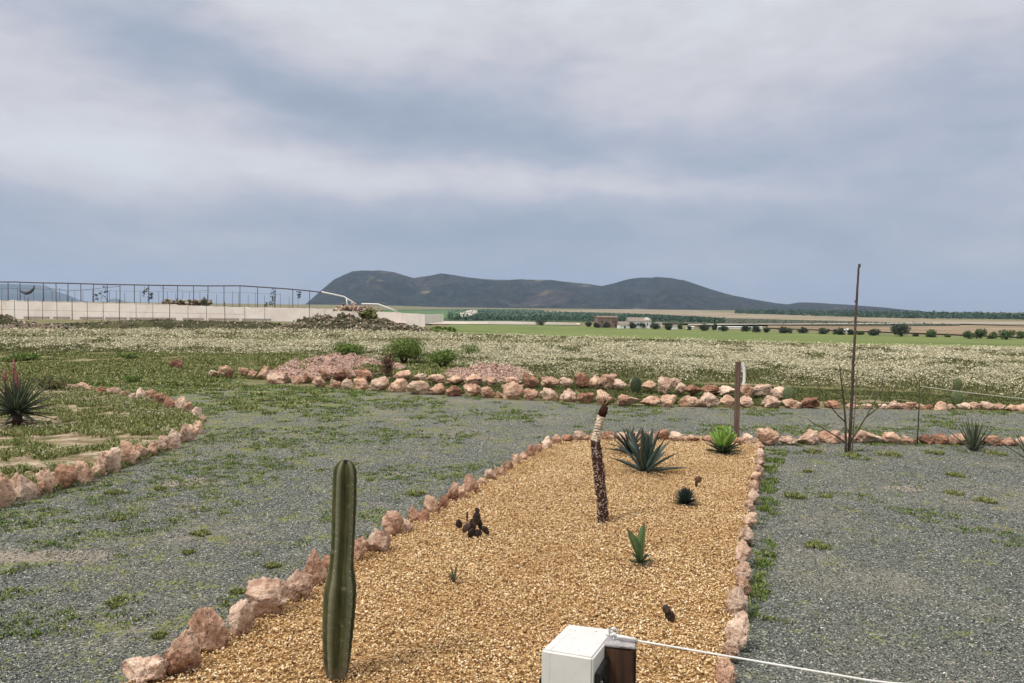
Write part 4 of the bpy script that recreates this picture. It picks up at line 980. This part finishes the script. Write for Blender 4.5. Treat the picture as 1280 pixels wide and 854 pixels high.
for (px, py0, py1, dx) in ((17, 500, 466, 0), (6, 500, 474, -3), (21, 500, 478, 2)):
    a = D(px+dx*-.5, py0, o.location.y)-o.location; b = D(px, py1, o.location.y)-o.location; c = D(px, py1-18 if px == 17 else py1-13, o.location.y)-o.location
    bm = bmesh.new(); tube(bm, [a, b, c], [.022, .02, .012], 6); st = link('flower_stalk', bm_mesh('flower_stalk', bm, True), MAT['aloe_flower'], o)
    bm = bmesh.new(); rnd = random.Random(px)
    for k in range(70):
        t = rnd.random()**1.3; q = b.lerp(c, t); an = rnd.uniform(0, 6.28); r = .05*(1-t)+.015
        e = q+Vector((math.cos(an)*r, math.sin(an)*r, -.03)); tube(bm, [q, e], [.012, .008], 4)
    link('flower_head', bm_mesh('flower_head', bm), MAT['aloe_flower'], st)
tag(o, 'big spiky aloe with red flower stalks in the sandy bed', 'aloe')
# low reddish skirt of dead leaves under the aloe
sk = rosette('dead_leaves', (0, 0, .08), spiral(26, .5, .05, -16, 4, .1, 37, shape='aloe'), 'bush_rust', o)

# column cactus
def column_cactus():
    base = G(421, 850, ZB-.02); Z = depth(base)
    prof = [(851, 413, 431), (845, 409, 434), (830, 406, 437), (800, 404.5, 440), (770, 404.5, 443), (750, 405.5, 444.5), (735, 407, 444.5), (722, 410, 443), (710, 412, 441.5), (700, 413.5, 441.5), (680, 415, 442.5), (650, 415.7, 444),
            (620, 416.3, 445), (600, 416.8, 445.3), (590, 417.5, 445), (584, 419, 443.5), (579, 422, 441), (576, 425.5, 437), (575, 429, 434)]
    n = 84; V, Fc, T = [], [], []; ribs = 5
    ys = list(np.linspace(851, 590, 75))+[p[0] for p in prof if p[0] < 590]
    prof = [(yy, float(np.interp(-yy, [-p[0] for p in prof], [p[1] for p in prof])), float(np.interp(-yy, [-p[0] for p in prof], [p[2] for p in prof]))) for yy in ys]
    for i, (py, xl, xr) in enumerate(prof):
        c = D((xl+xr)/2, py, base.y)-base; r = (xr-xl)/2*Z/F*1.05; py_w = py
        for k in range(n):
            a = 2*math.pi*k/n; s = abs(math.cos(ribs*(a-.58)/2)); rb = s**1.6
            rr = r*(.68+.36*rb)*(1+.006*math.sin(py_w*1.9)+.012*noise.noise(Vector((a*1.5, py_w*.06, 2))))*(1+.02*math.sin(i*1.7+k*.3)); V.append((c.x+math.cos(a)*rr, c.y+math.sin(a)*rr, c.z)); T.append(rb)
    for i in range(len(prof)-1):
        for k in range(n): Fc.append((i*n+k, i*n+(k+1) % n, (i+1)*n+(k+1) % n, (i+1)*n+k))
    Fc.append(tuple(range((len(prof)-1)*n, len(prof)*n)))
    me = mesh('column_cactus', V, Fc, True); at = me.attributes.new('rib', 'FLOAT', 'POINT'); at.data.foreach_set('value', T)
    o = link('column_cactus', me, MAT['cactus'], loc=base); tag(o, 'tall ribbed green column cactus in the front of the golden bed', 'cactus')
    sp = []
    for rbi in range(ribs):
        a = 2*math.pi*rbi/ribs - .35 if False else (2*math.pi*rbi/ribs+.58)  # rib crest angle
        for j in range(1, 34):
            f = (j+.4*(rbi % 2))/35; py = 850-f*270; xl = np.interp(-py, [-p[0] for p in prof], [p[1] for p in prof]); xr = np.interp(-py, [-p[0] for p in prof], [p[2] for p in prof])
            c = D((xl+xr)/2, py, base.y)-base; r = (xr-xl)/2*Z/F*1.05*1.04
            sp.append((c.x+math.cos(a)*r, c.y+math.sin(a)*r, c.z))
    c = link('spine_cushion', chip_mesh('spine_cushion', np.array(sp), np.full(len(sp), .0042), 1.), MAT['trunk_pale'], o); c['kind'] = 'stuff'
column_cactus()

def pads(name, base, specs, mat, label, cat='prickly pear', group=None):
    """specs: (px, py centre, w, h, tilt deg, dy)"""
    o = empty(name, base); Z = depth(base)
    for (px, py, w, h, tilt, dy) in specs:
        w *= 1.3; h *= 1.2; c = D(px, py, base.y+dy)-base; bm = bmesh.new(); bmesh.ops.create_icosphere(bm, subdivisions=3, radius=1)
        Mr = Matrix.Rotation(R(-tilt), 3, 'Y') @ Matrix.Rotation(R(random.uniform(-40, 40)), 3, 'Z')
        for v in bm.verts:
            q = v.co.copy(); nrr = 1+.06*noise.noise(q*2+c); wv = (1+.22*q.z) 
            q = Vector((q.x*w/2*Z/F*wv*nrr, q.y*w/2*Z/F*.38, q.z*h/2*Z/F*nrr)); v.co = Mr @ q + c
        link('pad', bm_mesh('pad', bm, True), MAT[mat], o)
    tag(o, label, cat, group); return o
pads('prickly_pear', gp(592, 672), [(589, 667, 8, 12, -12, 0), (597, 668, 9, 11, 20, .03), (583, 660, 7, 12, -38, .0), (591, 657, 8, 15, -4, .03), (596, 648, 7.5, 14, 3, .02), (596.5, 638.5, 5, 7, 0, .02), (573.5, 655, 10, 7, -80, 0), (607, 663, 7, 11, 38, 0), (584, 646, 2, 12, 0, 0), (600, 656, 5, 12, 10, .06)],
     'pad_dark', 'dark many padded prickly pear left in the golden bed')
pads('prickly_pear', gp(838, 776), [(837.5, 771, 10, 14, 8, 0), (833, 762, 9, 8, -55, 0)], 'pad_dark', 'tiny two padded brown cactus near the white box', 'cactus')
pads('prickly_pear', gp(870, 609), [(870.5, 605, 4, 7, 5, 0), (873, 599.5, 7, 7, 15, 0)], 'pad_brown', 'tiny reddish cactus just behind the dense dark agave ball', 'cactus')
pads('prickly_pear', G(795, 492), [(795, 482.5, 11, 19, 3, 0)], 'pad_deep', 'single dark green pad between the two far stone rows', 'prickly pear')
pads('prickly_pear', G(986, 503), [(986, 494, 11, 18, 6, 0)], 'pad_green', 'single yellow green pad right of the upper far stone row', 'prickly pear')
pads('prickly_pear', G(1197, 508), [(1196.5, 498, 11, 17, 5, 0), (1197, 480.5, 8, 13, 0, 0), (1197, 489, 5, 8, 0, 0)], 'pad_green', 'two stacked pads behind the far row near the rope', 'prickly pear')

# trimmed yucca trunk
def trunk_plant():
    base = gp(753, 652); Z = depth(base); Y = base.y; o = empty('trimmed_palm', base); q = lambda x, y, d=0: D(x, y, Y+d)-base
    r = 7.0*Z/F; bm = bmesh.new(); pts = []; rads = []
    path = [(754, 656), (753.5, 640), (752, 620), (749.5, 600), (747.5, 580), (745.5, 565), (744, 550)]
    for i in range(25):
        t = i/24*(len(path)-1); a = int(min(t, len(path)-2)); f = t-a
        x = path[a][0]*(1-f)+path[a+1][0]*f; y = path[a][1]*(1-f)+path[a+1][1]*f; pts.append(q(x, y)); rads.append(r*(.95+.1*math.sin(i*2.1))*(.9 if i > 20 else 1))
    tube(bm, pts, rads, 16); link('lower_trunk', bm_mesh('lower_trunk', bm, True), MAT['trunk_fibre'], o)
    # jagged leaf bases
    bm = bmesh.new(); rnd = random.Random(4)
    for i in range(150):
        k = rnd.randint(1, 23); c = pts[k]; a = rnd.uniform(0, 6.28); e = c+Vector((math.cos(a)*r*.95, math.sin(a)*r*.95, 0))
        tube(bm, [e, e+Vector((math.cos(a)*.012, math.sin(a)*.012, rnd.uniform(.015, .035)))], [.009, .002], 4)
    link('leaf_bases', bm_mesh('leaf_bases', bm), MAT['trunk_fibre'], o)['kind'] = 'stuff'
    bm = bmesh.new(); up = [(744, 551), (745.5, 545), (747.2, 538), (748.8, 531), (750.5, 524), (752.5, 518)]; P = []; Rr = []
    for i in range(11*4):
        t = i/43*(len(up)-1); a = int(min(t, len(up)-2)); f = t-a
        P.append(q(up[a][0]*(1-f)+up[a+1][0]*f, up[a][1]*(1-f)+up[a+1][1]*f)); Rr.append((5.9-1.0*i/43)*Z/F*(1.0 if i % 4 in (1, 2) else .92))
    tube(bm, P, Rr, 14)
    link('upper_trunk', bm_mesh('upper_trunk', bm, False), MAT['trunk_pale'], o)
    bm = bmesh.new()
    for i in range(10):
        k = 4*i+3
        if k < len(P)-1:
            rr = Rr[k]*1.03; c = P[k]; ring = [c+Vector((math.cos(a)*rr, math.sin(a)*rr,   .012*math.sin(a+i))) for a in np.linspace(0, 2*math.pi, 15)]
            tube(bm, ring, .0032, 5, False)
    link('dark_band', bm_mesh('dark_band', bm), MAT['dark_fibre'], o)
    bm = bmesh.new(); tube(bm, [q(752, 520), q(754, 514), q(756.5, 508)], [5.2*Z/F, 5.6*Z/F, 4.2*Z/F], 10); link('cut_crown', bm_mesh('cut_crown', bm, True), MAT['dark_fibre'], o)
    V, Fc, T = [], [], []
    for (x, y, L) in ((757, 508, 0),):
        b = q(x-1.5, y+2)
        for (tx, ty, w) in ((785, 488, .05), (776, 490, .05), (770, 495, .055), (766, 487, .04), (762, 487, .035), (757, 490, .035), (750, 489, .03), (742, 490, .028), (790, 494, .04), (779, 497, .04), (760, 497, .045), (768, 500, .045)):
            e = q(tx, ty); d = e-b; az = math.atan2(d.y+random.uniform(-.05, .05), d.x); el = math.atan2(d.z, math.hypot(d.x, d.y)); add_leaf(V, Fc, T, az=az, el=el+.2, L=d.length, W=w*.5, curve=.4, base=b, shape='aloe', segs=6, chan=.3)
    link('dry_frond', mesh('dry_frond', V, Fc, True), MAT['dry_frond'], o)
    tag(o, 'trimmed palm trunk, dark below and pale banded above, with dry fronds', 'palm')
trunk_plant()

# bare sapling
def sapling():
    base = G(1061, 567); Y = base.y; Z = depth(base); o = empty('bare_sapling', base); q = lambda x, y, d=0: D(x, y, Y+d)-base; u = Z/F
    def br(name, pts, w0, w1, m='bark', parent=o, d0=0, d1=0):
        n = len(pts); bm = bmesh.new(); P = []; Rr = []; fine = []
        for i in range(n-1):
            for s in range(4):
                f = s/4; fine.append((pts[i][0]*(1-f)+pts[i+1][0]*f, pts[i][1]*(1-f)+pts[i+1][1]*f))
        fine.append(pts[-1]); N = len(fine)
        for i, (x, y) in enumerate(fine):
            t = i/(N-1); P.append(q(x+noise.noise(Vector((i*.8, w0, pts[0][0])))*.7, y, d0*(1-t)+d1*t)); Rr.append((w0*(1-t)+w1*t)/2*u)
        tube(bm, P, Rr, 8); return link(name, bm_mesh(name, bm, True), MAT[m], parent)
    br('trunk', [(1061.5, 570), (1062.5, 545), (1064, 515), (1065.5, 480), (1067, 445), (1069, 410), (1070.5, 380), (1072, 355), (1073, 338), (1073.8, 330)], 4.4, 2.2)
    br('stub', [(1073, 338), (1075.5, 332), (1075.8, 330)], 1.4, .8); br('stub', [(1070.2, 378), (1067.8, 376)], 1.8, 1.2)
    br('stake', [(1065, 568), (1068, 520), (1070, 490), (1071, 466)], 1.8, 1.2, 'bark_pale', d0=.06, d1=.1)
    br('stem', [(1057.5, 569), (1057, 545), (1056.5, 520), (1053.5, 492), (1051, 470), (1049, 455)], 3.6, 1.0, d0=-.05, d1=-.2)
    br('branch', [(1058, 556), (1052, 550), (1041, 543), (1028, 535), (1018, 530), (1010, 524)], 1.8, .8, d1=-.3)
    br('branch', [(1056, 527), (1047, 519), (1040, 510), (1032, 498), (1024, 484), (1020, 470)], 1.8, .6, d0=-.1, d1=-.3)
    br('branch', [(1060, 556), (1068, 545), (1076, 532), (1083, 521), (1091, 507), (1097, 495), (1103, 478), (1106, 460)], 2.6, .6, d1=.2)
    br('branch', [(1083, 521), (1095, 512), (1105, 503), (1115, 492), (1124, 480)], 1.8, .6, d0=.1, d1=.0)
    br('branch', [(1066, 523), (1076, 514), (1083, 505), (1089, 496), (1093, 486)], 2.0, .7, 'bark_pale', d1=-.2)
    br('branch', [(1066, 505), (1075, 500), (1084, 492), (1096, 480), (1104, 470)], 1.2, .5, d1=.3)
    br('twig', [(1054, 498), (1047, 490), (1041, 482)], 1., .4, d0=-.1); br('twig', [(1097, 495), (1104, 486), (1107, 474)], .9, .4); br('twig', [(1030, 537), (1022, 541)], .9, .4); br('twig', [(1067, 460), (1073, 448), (1075, 438)], 1., .4)
    br('twig', [(1063, 540), (1054, 535)], 1.5, 1.); br('twig', [(1052, 475), (1056, 462)], .9, .4)
    tag(o, 'tall bare sapling with a straight leader rising into the sky', 'tree')
sapling()

# ------------------------------------------------------------------ posts, ropes, box
def rod():
    b = G(1146.5, 556); e = D(1150, 483, b.y); bm = bmesh.new(); tube(bm, [Vector((0, 0, -.1)), e-b], .011, 8); tube(bm, [e-b-Vector((0, 0, .03)), e-b+Vector((.03, 0, 0))], .006, 6)
    o = link('iron_rod', bm_mesh('iron_rod', bm, True), MAT['rod'], loc=b); tag(o, 'thin dark iron rod standing before the stone row', 'rod')
    pts = []; a = e; c = G(1420, 511, 1.08)
    for i in range(21):
        t = i/20; p = a.lerp(c, t); p.z -= .03*4*t*(1-t); pts.append(p)
    bm = bmesh.new(); tube(bm, [p-a for p in pts], .007, 8); o = link('rope', bm_mesh('rope', bm, True), MAT['rope_grey'], loc=a); tag(o, 'pale rope running right from the iron rod', 'rope')
rod()
def far_post():
    b = G(920.5, 549); Z = depth(b); q = lambda x, y: D(x, y, b.y)-b; o = empty('wooden_post', b)
    bm = bmesh.new(); w = 5.6*Z/F
    P = [q(920.5, 551), q(920.8, 530), q(921.5, 500), q(922, 480), q(922.8, 452)]; prev = None; rings = []
    for i, p in enumerate(P):
        rings.append([bm.verts.new(p+Vector((sx*w/2, sy*w/2, 0))) for sx, sy in ((-1, -1), (1, -1), (1, 1), (-1, 1))])
    for i in range(len(P)-1):
        for k in range(4): bm.faces.new((rings[i][k], rings[i][(k+1) % 4], rings[i+1][(k+1) % 4], rings[i+1][k]))
    bm.faces.new(rings[-1]); bmesh.ops.bevel(bm, geom=bm.edges[:], offset=.006, segments=1, affect='EDGES')
    link('shaft', bm_mesh('shaft', bm), MAT['post_far'], o)
    bm = bmesh.new(); xs = [(927, 452.5), (929, 459), (929.8, 468), (929.5, 476), (928, 481)]
    for i in range(len(xs)-1):
        a, c = q(*xs[i]), q(*xs[i+1]); wv = .026
        for (dy0) in (0,):
            v = [bm.verts.new(a+Vector((-wv, -.02, 0))), bm.verts.new(a+Vector((wv, -.03, 0))), bm.verts.new(c+Vector((wv, -.03, 0))), bm.verts.new(c+Vector((-wv, -.02, 0)))]; bm.faces.new(v)
    bmesh.ops.remove_doubles(bm, verts=bm.verts[:], dist=.001); bmesh.ops.solidify(bm, geom=bm.faces[:], thickness=.006)
    link('white_strip', bm_mesh('white_strip', bm), MAT['white_cloth'], o)
    tag(o, 'slim brown wooden post with a white strip, behind the lime agave', 'post')
far_post()

def near_box():
    zt = 1.50; zb = 1.475
    FL, FR, BR, BL = G(676.5, 812, zt), G(741, 822.5, zt), G(769, 787, zb), G(710, 780, zb)
    u = (FR-FL); W = u.length; u.normalize(); ang = math.atan2(u.y, u.x); Ri = Matrix.Rotation(-ang, 3, 'Z')
    cen = (FL+FR+BR+BL)/4; Dp = ((BL-FL).length+(BR-FR).length)/2
    o = empty('junction_box', (cen.x, cen.y, zt-.30), ang); org = Vector((cen.x, cen.y, zt-.30))
    tp = [Ri @ (p-org) for p in (FL, FR, BR, BL)]; bm = bmesh.new()
    a4 = [bm.verts.new(p) for p in tp]; b4 = [bm.verts.new((p.x, p.y, 0)) for p in tp]
    bm.faces.new(a4); bm.faces.new(b4[::-1])
    for k in range(4): bm.faces.new((b4[k], b4[(k+1) % 4], a4[(k+1) % 4], a4[k]))
    bmesh.ops.recalc_face_normals(bm, faces=bm.faces[:]); bmesh.ops.bevel(bm, geom=bm.edges[:], offset=.006, segments=3, affect='EDGES')
    link('housing', bm_mesh('housing', bm), MAT['plastic'], o)
    def topz(x, y): # height of the sloping lid
        f = (y-tp[0].y)/(tp[3].y-tp[0].y); return tp[0].z+(tp[3].z-tp[0].z)*f
    fl, frr, brr, bll = tp
    bm = bmesh.new(); f0 = fl.lerp(frr, .17); b0 = bll.lerp(brr, .17)
    tube(bm, [Vector((f0.x, f0.y+.0002, .01)), Vector((f0.x, f0.y+.0002, f0.z-.008))], .0011, 5); tube(bm, [f0+Vector((0, .008, .0)), b0+Vector((0, -.008, .0))], .0009, 5)
    link('seam', bm_mesh('seam', bm), MAT['seam'], o)
    sd = (brr-frr); sa = math.atan2(sd.y, sd.x); Rs = Matrix.Rotation(sa, 3, 'Z'); sl = math.hypot(sd.x, sd.y); mid = (frr+brr)/2; nrm = Vector((math.sin(sa), -math.cos(sa), 0))
    bm = bmesh.new(); bm_box(bm, Vector((mid.x, mid.y, .12))+nrm*.008-sd.normalized()*sl*.1, (sl*.66, .016, .245), rot=Rs, bevel=.003)
    bm_box(bm, Vector((mid.x, mid.y, .11))+nrm*.019-sd.normalized()*sl*.25, (.02, .008, .2), rot=Rs, bevel=.002); link('hinge_plate', bm_mesh('hinge_plate', bm), MAT['black_plastic'], o)
    bm = bmesh.new()
    for z in (.205, .12):
        c0 = Vector((mid.x, mid.y, z))+nrm*.012-sd.normalized()*sl*.36; tube(bm, [c0, c0+nrm*.009], .0035, 10)
    link('screw', bm_mesh('screw', bm), MAT['steel'], o)
    bm = bmesh.new(); ls = bll-fl; sa2 = math.atan2(ls.y, ls.x); lm = (fl+bll)/2; bm_box(bm, (lm.x-.004, lm.y-.01, .095), (ls.length*.8, .018, .21), rot=Matrix.Rotation(sa2, 3, 'Z'), bevel=.003); link('side_clip', bm_mesh('side_clip', bm), MAT['black_plastic'], o)
    bm = bmesh.new(); pts = [(-.02, -.01), (-.012, .012), (-.006, -.012), (.0, .012), (.008, -.004), (.014, .008), (.005, .018), (-.012, .02)]
    tube(bm, [(x-.005, y, topz(x, y)+.0002) for x, y in pts], .0009, 4); link('pen_mark', bm_mesh('pen_mark', bm), MAT['red_pen'], o)
    bm = bmesh.new(); rnd = random.Random(3)
    for _ in range(12):
        a_, b_ = rnd.uniform(.12, .9), rnd.uniform(.1, .9); q_ = fl.lerp(frr, a_).lerp(bll.lerp(brr, a_), b_); s_ = rnd.uniform(.0006, .0016)
        tube(bm, [q_+Vector((0, 0, -.001)), q_+Vector((rnd.uniform(-.004, .004), rnd.uniform(-.003, .003), .0004))], s_, 6)
    link('dirt_speck', bm_mesh('dirt_speck', bm), MAT['rod'], o)
    tag(o, 'white plastic junction box fixed beside the near wooden post', 'junction box')
    # post
    zp = 1.475; q = [G(753.5, 809, zp), G(795, 813, zp)]; uu = (q[1]-q[0]); w = uu.length; uu.normalize(); a2 = math.atan2(uu.y, uu.x); vv = Vector((-uu.y, uu.x, 0))
    d = w*.80; pc = (q[0]+q[1])/2+vv*d/2; print('POST w', w, 'ang', math.degrees(a2), pc)
    p = empty('wooden_post', (pc.x, pc.y, 0), a2)
    bm = bmesh.new(); bm_box(bm, (0, 0, zp/2-.15), (w, d, zp+.3), bevel=.006)
    link('shaft', bm_mesh('shaft', bm), MAT['post_wood'], p)
    bm = bmesh.new(); bm_box(bm, (0, 0, zp+.0035), (w*.985, d*.98, .006), bevel=.003); link('metal_cap', bm_mesh('metal_cap', bm), MAT['post_end'], p)
    # eye bolt
    bm = bmesh.new(); ec = Vector((-w*.20, .0, zp+.030)); rr = .0135
    tube(bm, [ec+Vector((math.cos(t)*rr, .004*math.sin(t*.5), math.sin(t)*rr)) for t in np.linspace(0, 2*math.pi*.98, 22)], .0035, 8)
    tube(bm, [Vector((ec.x, ec.y, zp-.01)), Vector((ec.x, ec.y, zp+.018))], .0042, 8)
    link('eye_bolt', bm_mesh('eye_bolt', bm, True), MAT['steel'], p)
    tag(p, 'dark stained square wooden post beside the white box', 'post')
    a = Matrix.Rotation(a2, 4, 'Z') @ Vector((-w*.20+.010, -.002, zp+.018)) + Vector((pc.x, pc.y, 0))
    e1 = G(1100, 853, 1.41); dirv = (e1-a); e = a+dirv*2.6; e.z = a.z-.02
    r = []
    for i in range(31):
        t = i/30; x = a.lerp(e, t); 
        x.z = a.z + (e1.z-a.z)*min(t*2.6, 1)*1.0 if t*2.6 < 1 else e1.z+(e.z-e1.z)*((t*2.6-1)/1.6)**2
        r.append(x-a)
    bm = bmesh.new(); tube(bm, r, .0033, 8)
    # knot doubled back through the eye
    tube(bm, [Vector((0, -.005, .006)), r[1]*.35+Vector((0, -.006, .007)), r[1]*.9+Vector((0, -.005, .005))], .0048, 8)
    tube(bm, [Vector((-.02, 0, .006)), Vector((-.008, .002, .010)), Vector((.004, 0, .002))], .0045, 8)
    o2 = link('rope', bm_mesh('rope', bm, True), MAT['rope'], loc=a); tag(o2, 'white rope tied to the near post and leaving lower right', 'rope')
    # second post out of the frame that carries the rope
near_box()

# ------------------------------------------------------------------ individual weed clumps and flat stones on the yard
wc = [(1065, 570, 26, 8, 'under the bare sapling'), (1113, 569, 38, 9, 'right of the bare sapling'), (1018, 566, 28, 9, 'left of the bare sapling'), (1167, 567, 24, 8, 'right of the iron rod'), (1194, 595, 22, 8, 'below the right aloe'), (1192, 617, 26, 6, 'lower of two right of the yard centre'),
      (1022, 683, 34, 11, 'bright and alone in the right yard'), (1233, 627, 28, 8, 'farthest right in the yard'), (994, 622, 30, 12, 'right of the bed edge weeds'), (1245, 568, 30, 7, 'between the two right aloes'), (1032, 621, 20, 6, 'right of the reddish tipped clump'),
      (152, 754, 44, 10, 'lower left in the grey yard'), (200, 796, 20, 9, 'left of the nearest edging stones'), (297, 741, 18, 9, 'above the nearest edging stones'), (145, 616, 28, 8, 'below the sandy bed stones'), (200, 612, 16, 7, 'right of a weed below the sandy bed'),
      (250, 668, 28, 8, 'in the middle of the left yard'), (340, 709, 24, 9, 'left of the seventh edging stone'), (147, 650, 20, 7, 'left middle of the yard'), (235, 692, 16, 8, 'below the middle left weed'), (1010, 590, 14, 6, 'small, near the bed corner'), (520, 618, 30, 8, 'above the left edge stones')]
for i, (px, py, w, h, lab) in enumerate(wc):
    p = G(px, py, .004); Z = depth(p); s = w*Z/F; n = 26; rg = RNG
    a = rg.uniform(0, 6.28, n); r = np.sqrt(rg.uniform(0, 1, n))*s*.42
    P = np.stack([np.cos(a)*r, np.sin(a)*r, np.zeros(n)], 1)
    me = blades_mesh('weed_clump', P, np.full(n, s*.08), np.full(n, h*Z/F*.55), np.full(n, .012), 14, 1.0)
    o = link('weed_clump', me, MAT['grass_bright'], loc=p); tag(o, f'green weed clump {lab}', 'weed', 'weed clumps on the gravel yard')

# ------------------------------------------------------------------ light, sky, haze
SUN_DIR = Vector((-.48, -.34, .81)).normalized()
sun = bpy.data.objects.new('sun', bpy.data.lights.new('sun', 'SUN')); C.objects.link(sun)
sun.data.energy = 2.2; sun.data.angle = R(10); sun.data.color = (1, .955, .90)
sun.rotation_euler = SUN_DIR.to_track_quat('Z', 'Y').to_euler()
def world():
    w = bpy.data.worlds.new('World'); S.world = w; w.use_nodes = True; t = w.node_tree; N = t.nodes; L = t.links; N.clear()
    def nd(ty, **k):
        x = N.new(ty)
        for a, v in k.items(): setattr(x, a, v)
        return x
    def mt(op, a, b=0., clamp=False):
        x = nd('ShaderNodeMath', operation=op); x.use_clamp = clamp
        for i, v in enumerate((a, b)):
            if hasattr(v, 'is_output'): L.new(v, x.inputs[i])
            else: x.inputs[i].default_value = v
        return x.outputs[0]
    tc = nd('ShaderNodeTexCoord'); sp = nd('ShaderNodeSeparateXYZ'); L.new(tc.outputs['Generated'], sp.inputs[0])
    az = mt('ARCTAN2', sp.outputs[0], sp.outputs[1]); el = mt('ARCSINE', sp.outputs[2])
    cb = nd('ShaderNodeCombineXYZ'); L.new(mt('MULTIPLY', az, 1.0), cb.inputs[0]); L.new(mt('MULTIPLY', el, 2.6), cb.inputs[1])
    def noi(scale, detail, rough, off=0, dist=0.):
        m = nd('ShaderNodeMapping'); m.inputs['Location'].default_value = (off, off*.7, off*.3); L.new(cb.outputs[0], m.inputs[0])
        x = nd('ShaderNodeTexNoise'); x.inputs['Scale'].default_value = scale; x.inputs['Detail'].default_value = detail; x.inputs['Roughness'].default_value = rough; x.inputs['Distortion'].default_value = dist
        L.new(m.outputs[0], x.inputs['Vector']); return x.outputs['Fac']
    n1 = noi(2.6, 5, .5, 3.1, .4); n2 = noi(7.5, 4, .5, 8.3, .3); n3 = noi(17., 4, .55, 5.5, .5); wx = noi(3.0, 5, .55, 1.7); wy = noi(3.4, 5, .55, 12.9)
    azw = mt('ADD', az, mt('MULTIPLY', mt('SUBTRACT', wx, .5), .30)); elw = mt('ADD', el, mt('MULTIPLY', mt('SUBTRACT', wy, .5), .12))
    val = mt('ADD', mt('MULTIPLY', mt('SUBTRACT', n1, .5), .85), mt('ADD', mt('MULTIPLY', mt('SUBTRACT', n2, .5), .40), mt('MULTIPLY', mt('SUBTRACT', n3, .5), .26)))
    def hz(x): return 390+(x-640)*.0105
    for (px, py, sx, sy, A, tilt) in [(340, 110, 190, 38, -.34, .22), (620, 170, 230, 32, -.26, .12), (560, 35, 420, 48, .30, 0), (110, 195, 260, 58, .26, .1), (400, 215, 230, 24, .22, .08), (740, 238, 260, 16, .20, .05),
                                  (700, 290, 900, 34, -.22, 0), (30, 265, 120, 20, -.12, 0), (1150, 170, 220, 90, -.16, 0), (900, 110, 200, 40, .10, 0), (1000, 40, 260, 60, .10, 0), (40, 70, 90, 60, .14, 0), (240, 300, 120, 10, .12, .03)]:
        a0 = math.atan((px-640)/F); e0 = (hz(px)-py)/F*math.cos(a0)
        dx = mt('SUBTRACT', azw, a0); dy = mt('SUBTRACT', elw, e0); dy = mt('ADD', dy, mt('MULTIPLY', dx, tilt))
        q = mt('ADD', mt('POWER', mt('ABSOLUTE', mt('DIVIDE', dx, sx/F)), 2.), mt('POWER', mt('ABSOLUTE', mt('DIVIDE', dy, sy/F)), 2.))
        val = mt('ADD', val, mt('MULTIPLY', mt('EXPONENT', mt('MULTIPLY', q, -1.)), A))
    val = mt('ADD', val, mt('MULTIPLY', el, .35))
    c = nd('ShaderNodeValToRGB'); L.new(mt('ADD', val, .42, True), c.inputs[0]); e = c.color_ramp.elements
    st = [(0, (.30, .345, .435)), (.25, (.355, .40, .49)), (.46, (.455, .475, .55)), (.66, (.585, .575, .615)), (.9, (.67, .685, .71))]
    while len(e) < len(st): e.new(.5)
    for i, (p, col) in enumerate(st): e[i].position = p; e[i].color = (*col, 1)
    # low sky bluer and darker
    lowf = nd('ShaderNodeValToRGB'); L.new(el, lowf.inputs[0]); le = lowf.color_ramp.elements; le[0].position = .0; le[0].color = (1, 1, 1, 1); le[1].position = .17; le[1].color = (0, 0, 0, 1)
    mx = nd('ShaderNodeMix', data_type='RGBA'); L.new(mt('MULTIPLY', lowf.outputs[0], .72), mx.inputs[0]); L.new(c.outputs[0], mx.inputs[6]); mx.inputs[7].default_value = (.26, .30, .365, 1)
    # overcast vault gets brighter overhead
    zb = mt('ADD', 1.0, mt('MULTIPLY', mt('POWER', mt('MAXIMUM', mt('SUBTRACT', sp.outputs[2], .42), 0.), 1.0), 3.6))
    zn = nd('ShaderNodeMix', data_type='RGBA'); L.new(mt('MULTIPLY', mt('SUBTRACT', sp.outputs[2], .42), 3.0, True), zn.inputs[0]); L.new(mx.outputs[2], zn.inputs[6]); zn.inputs[7].default_value = (.56, .54, .52, 1)
    vm = nd('ShaderNodeVectorMath', operation='SCALE'); L.new(zn.outputs[2], vm.inputs[0]); L.new(mt('MULTIPLY', zb, 10.0), vm.inputs['Scale'])
    sky = nd('ShaderNodeTexSky', sky_type='NISHITA'); sky.sun_disc = False; sky.sun_elevation = math.asin(SUN_DIR.z); sky.sun_rotation = math.atan2(SUN_DIR.x, SUN_DIR.y)
    m2 = nd('ShaderNodeMix', data_type='RGBA'); m2.inputs[0].default_value = .93; L.new(sky.outputs[0], m2.inputs[6]); L.new(vm.outputs[0], m2.inputs[7])
    bg = nd('ShaderNodeBackground'); bg.inputs['Strength'].default_value = .1; L.new(m2.outputs[2], bg.inputs[0]); out = nd('ShaderNodeOutputWorld'); L.new(bg.outputs[0], out.inputs[0])
world()
def haze():
    bm = bmesh.new(); bm_box(bm, (0, 5500, 285), (30000, 16000, 730)); o = link('haze', bm_mesh('haze', bm))
    m = bpy.data.materials.new('haze_air'); m.use_nodes = True; t = m.node_tree; t.nodes.clear()
    v = t.nodes.new('ShaderNodeVolumePrincipled'); v.inputs['Color'].default_value = (.50, .65, .93, 1); v.inputs['Density'].default_value = HAZE; v.inputs['Anisotropy'].default_value = .1
    out = t.nodes.new('ShaderNodeOutputMaterial'); t.links.new(v.outputs[0], out.inputs['Volume']); o.data.materials.append(m)
    o.data.polygons.foreach_set('use_smooth', [False]*len(o.data.polygons)); tag(o, 'thin blue haze in the air over the whole plain', 'haze', kind='stuff')
HAZE = 6.5e-5
haze()
S.view_settings.view_transform = 'Standard'; S.view_settings.look = 'None'; S.view_settings.exposure = .17; S.view_settings.gamma = 1
S.render.engine = 'CYCLES'; S.cycles.use_denoising = True; S.cycles.max_bounces = 5; S.cycles.volume_bounces = 1
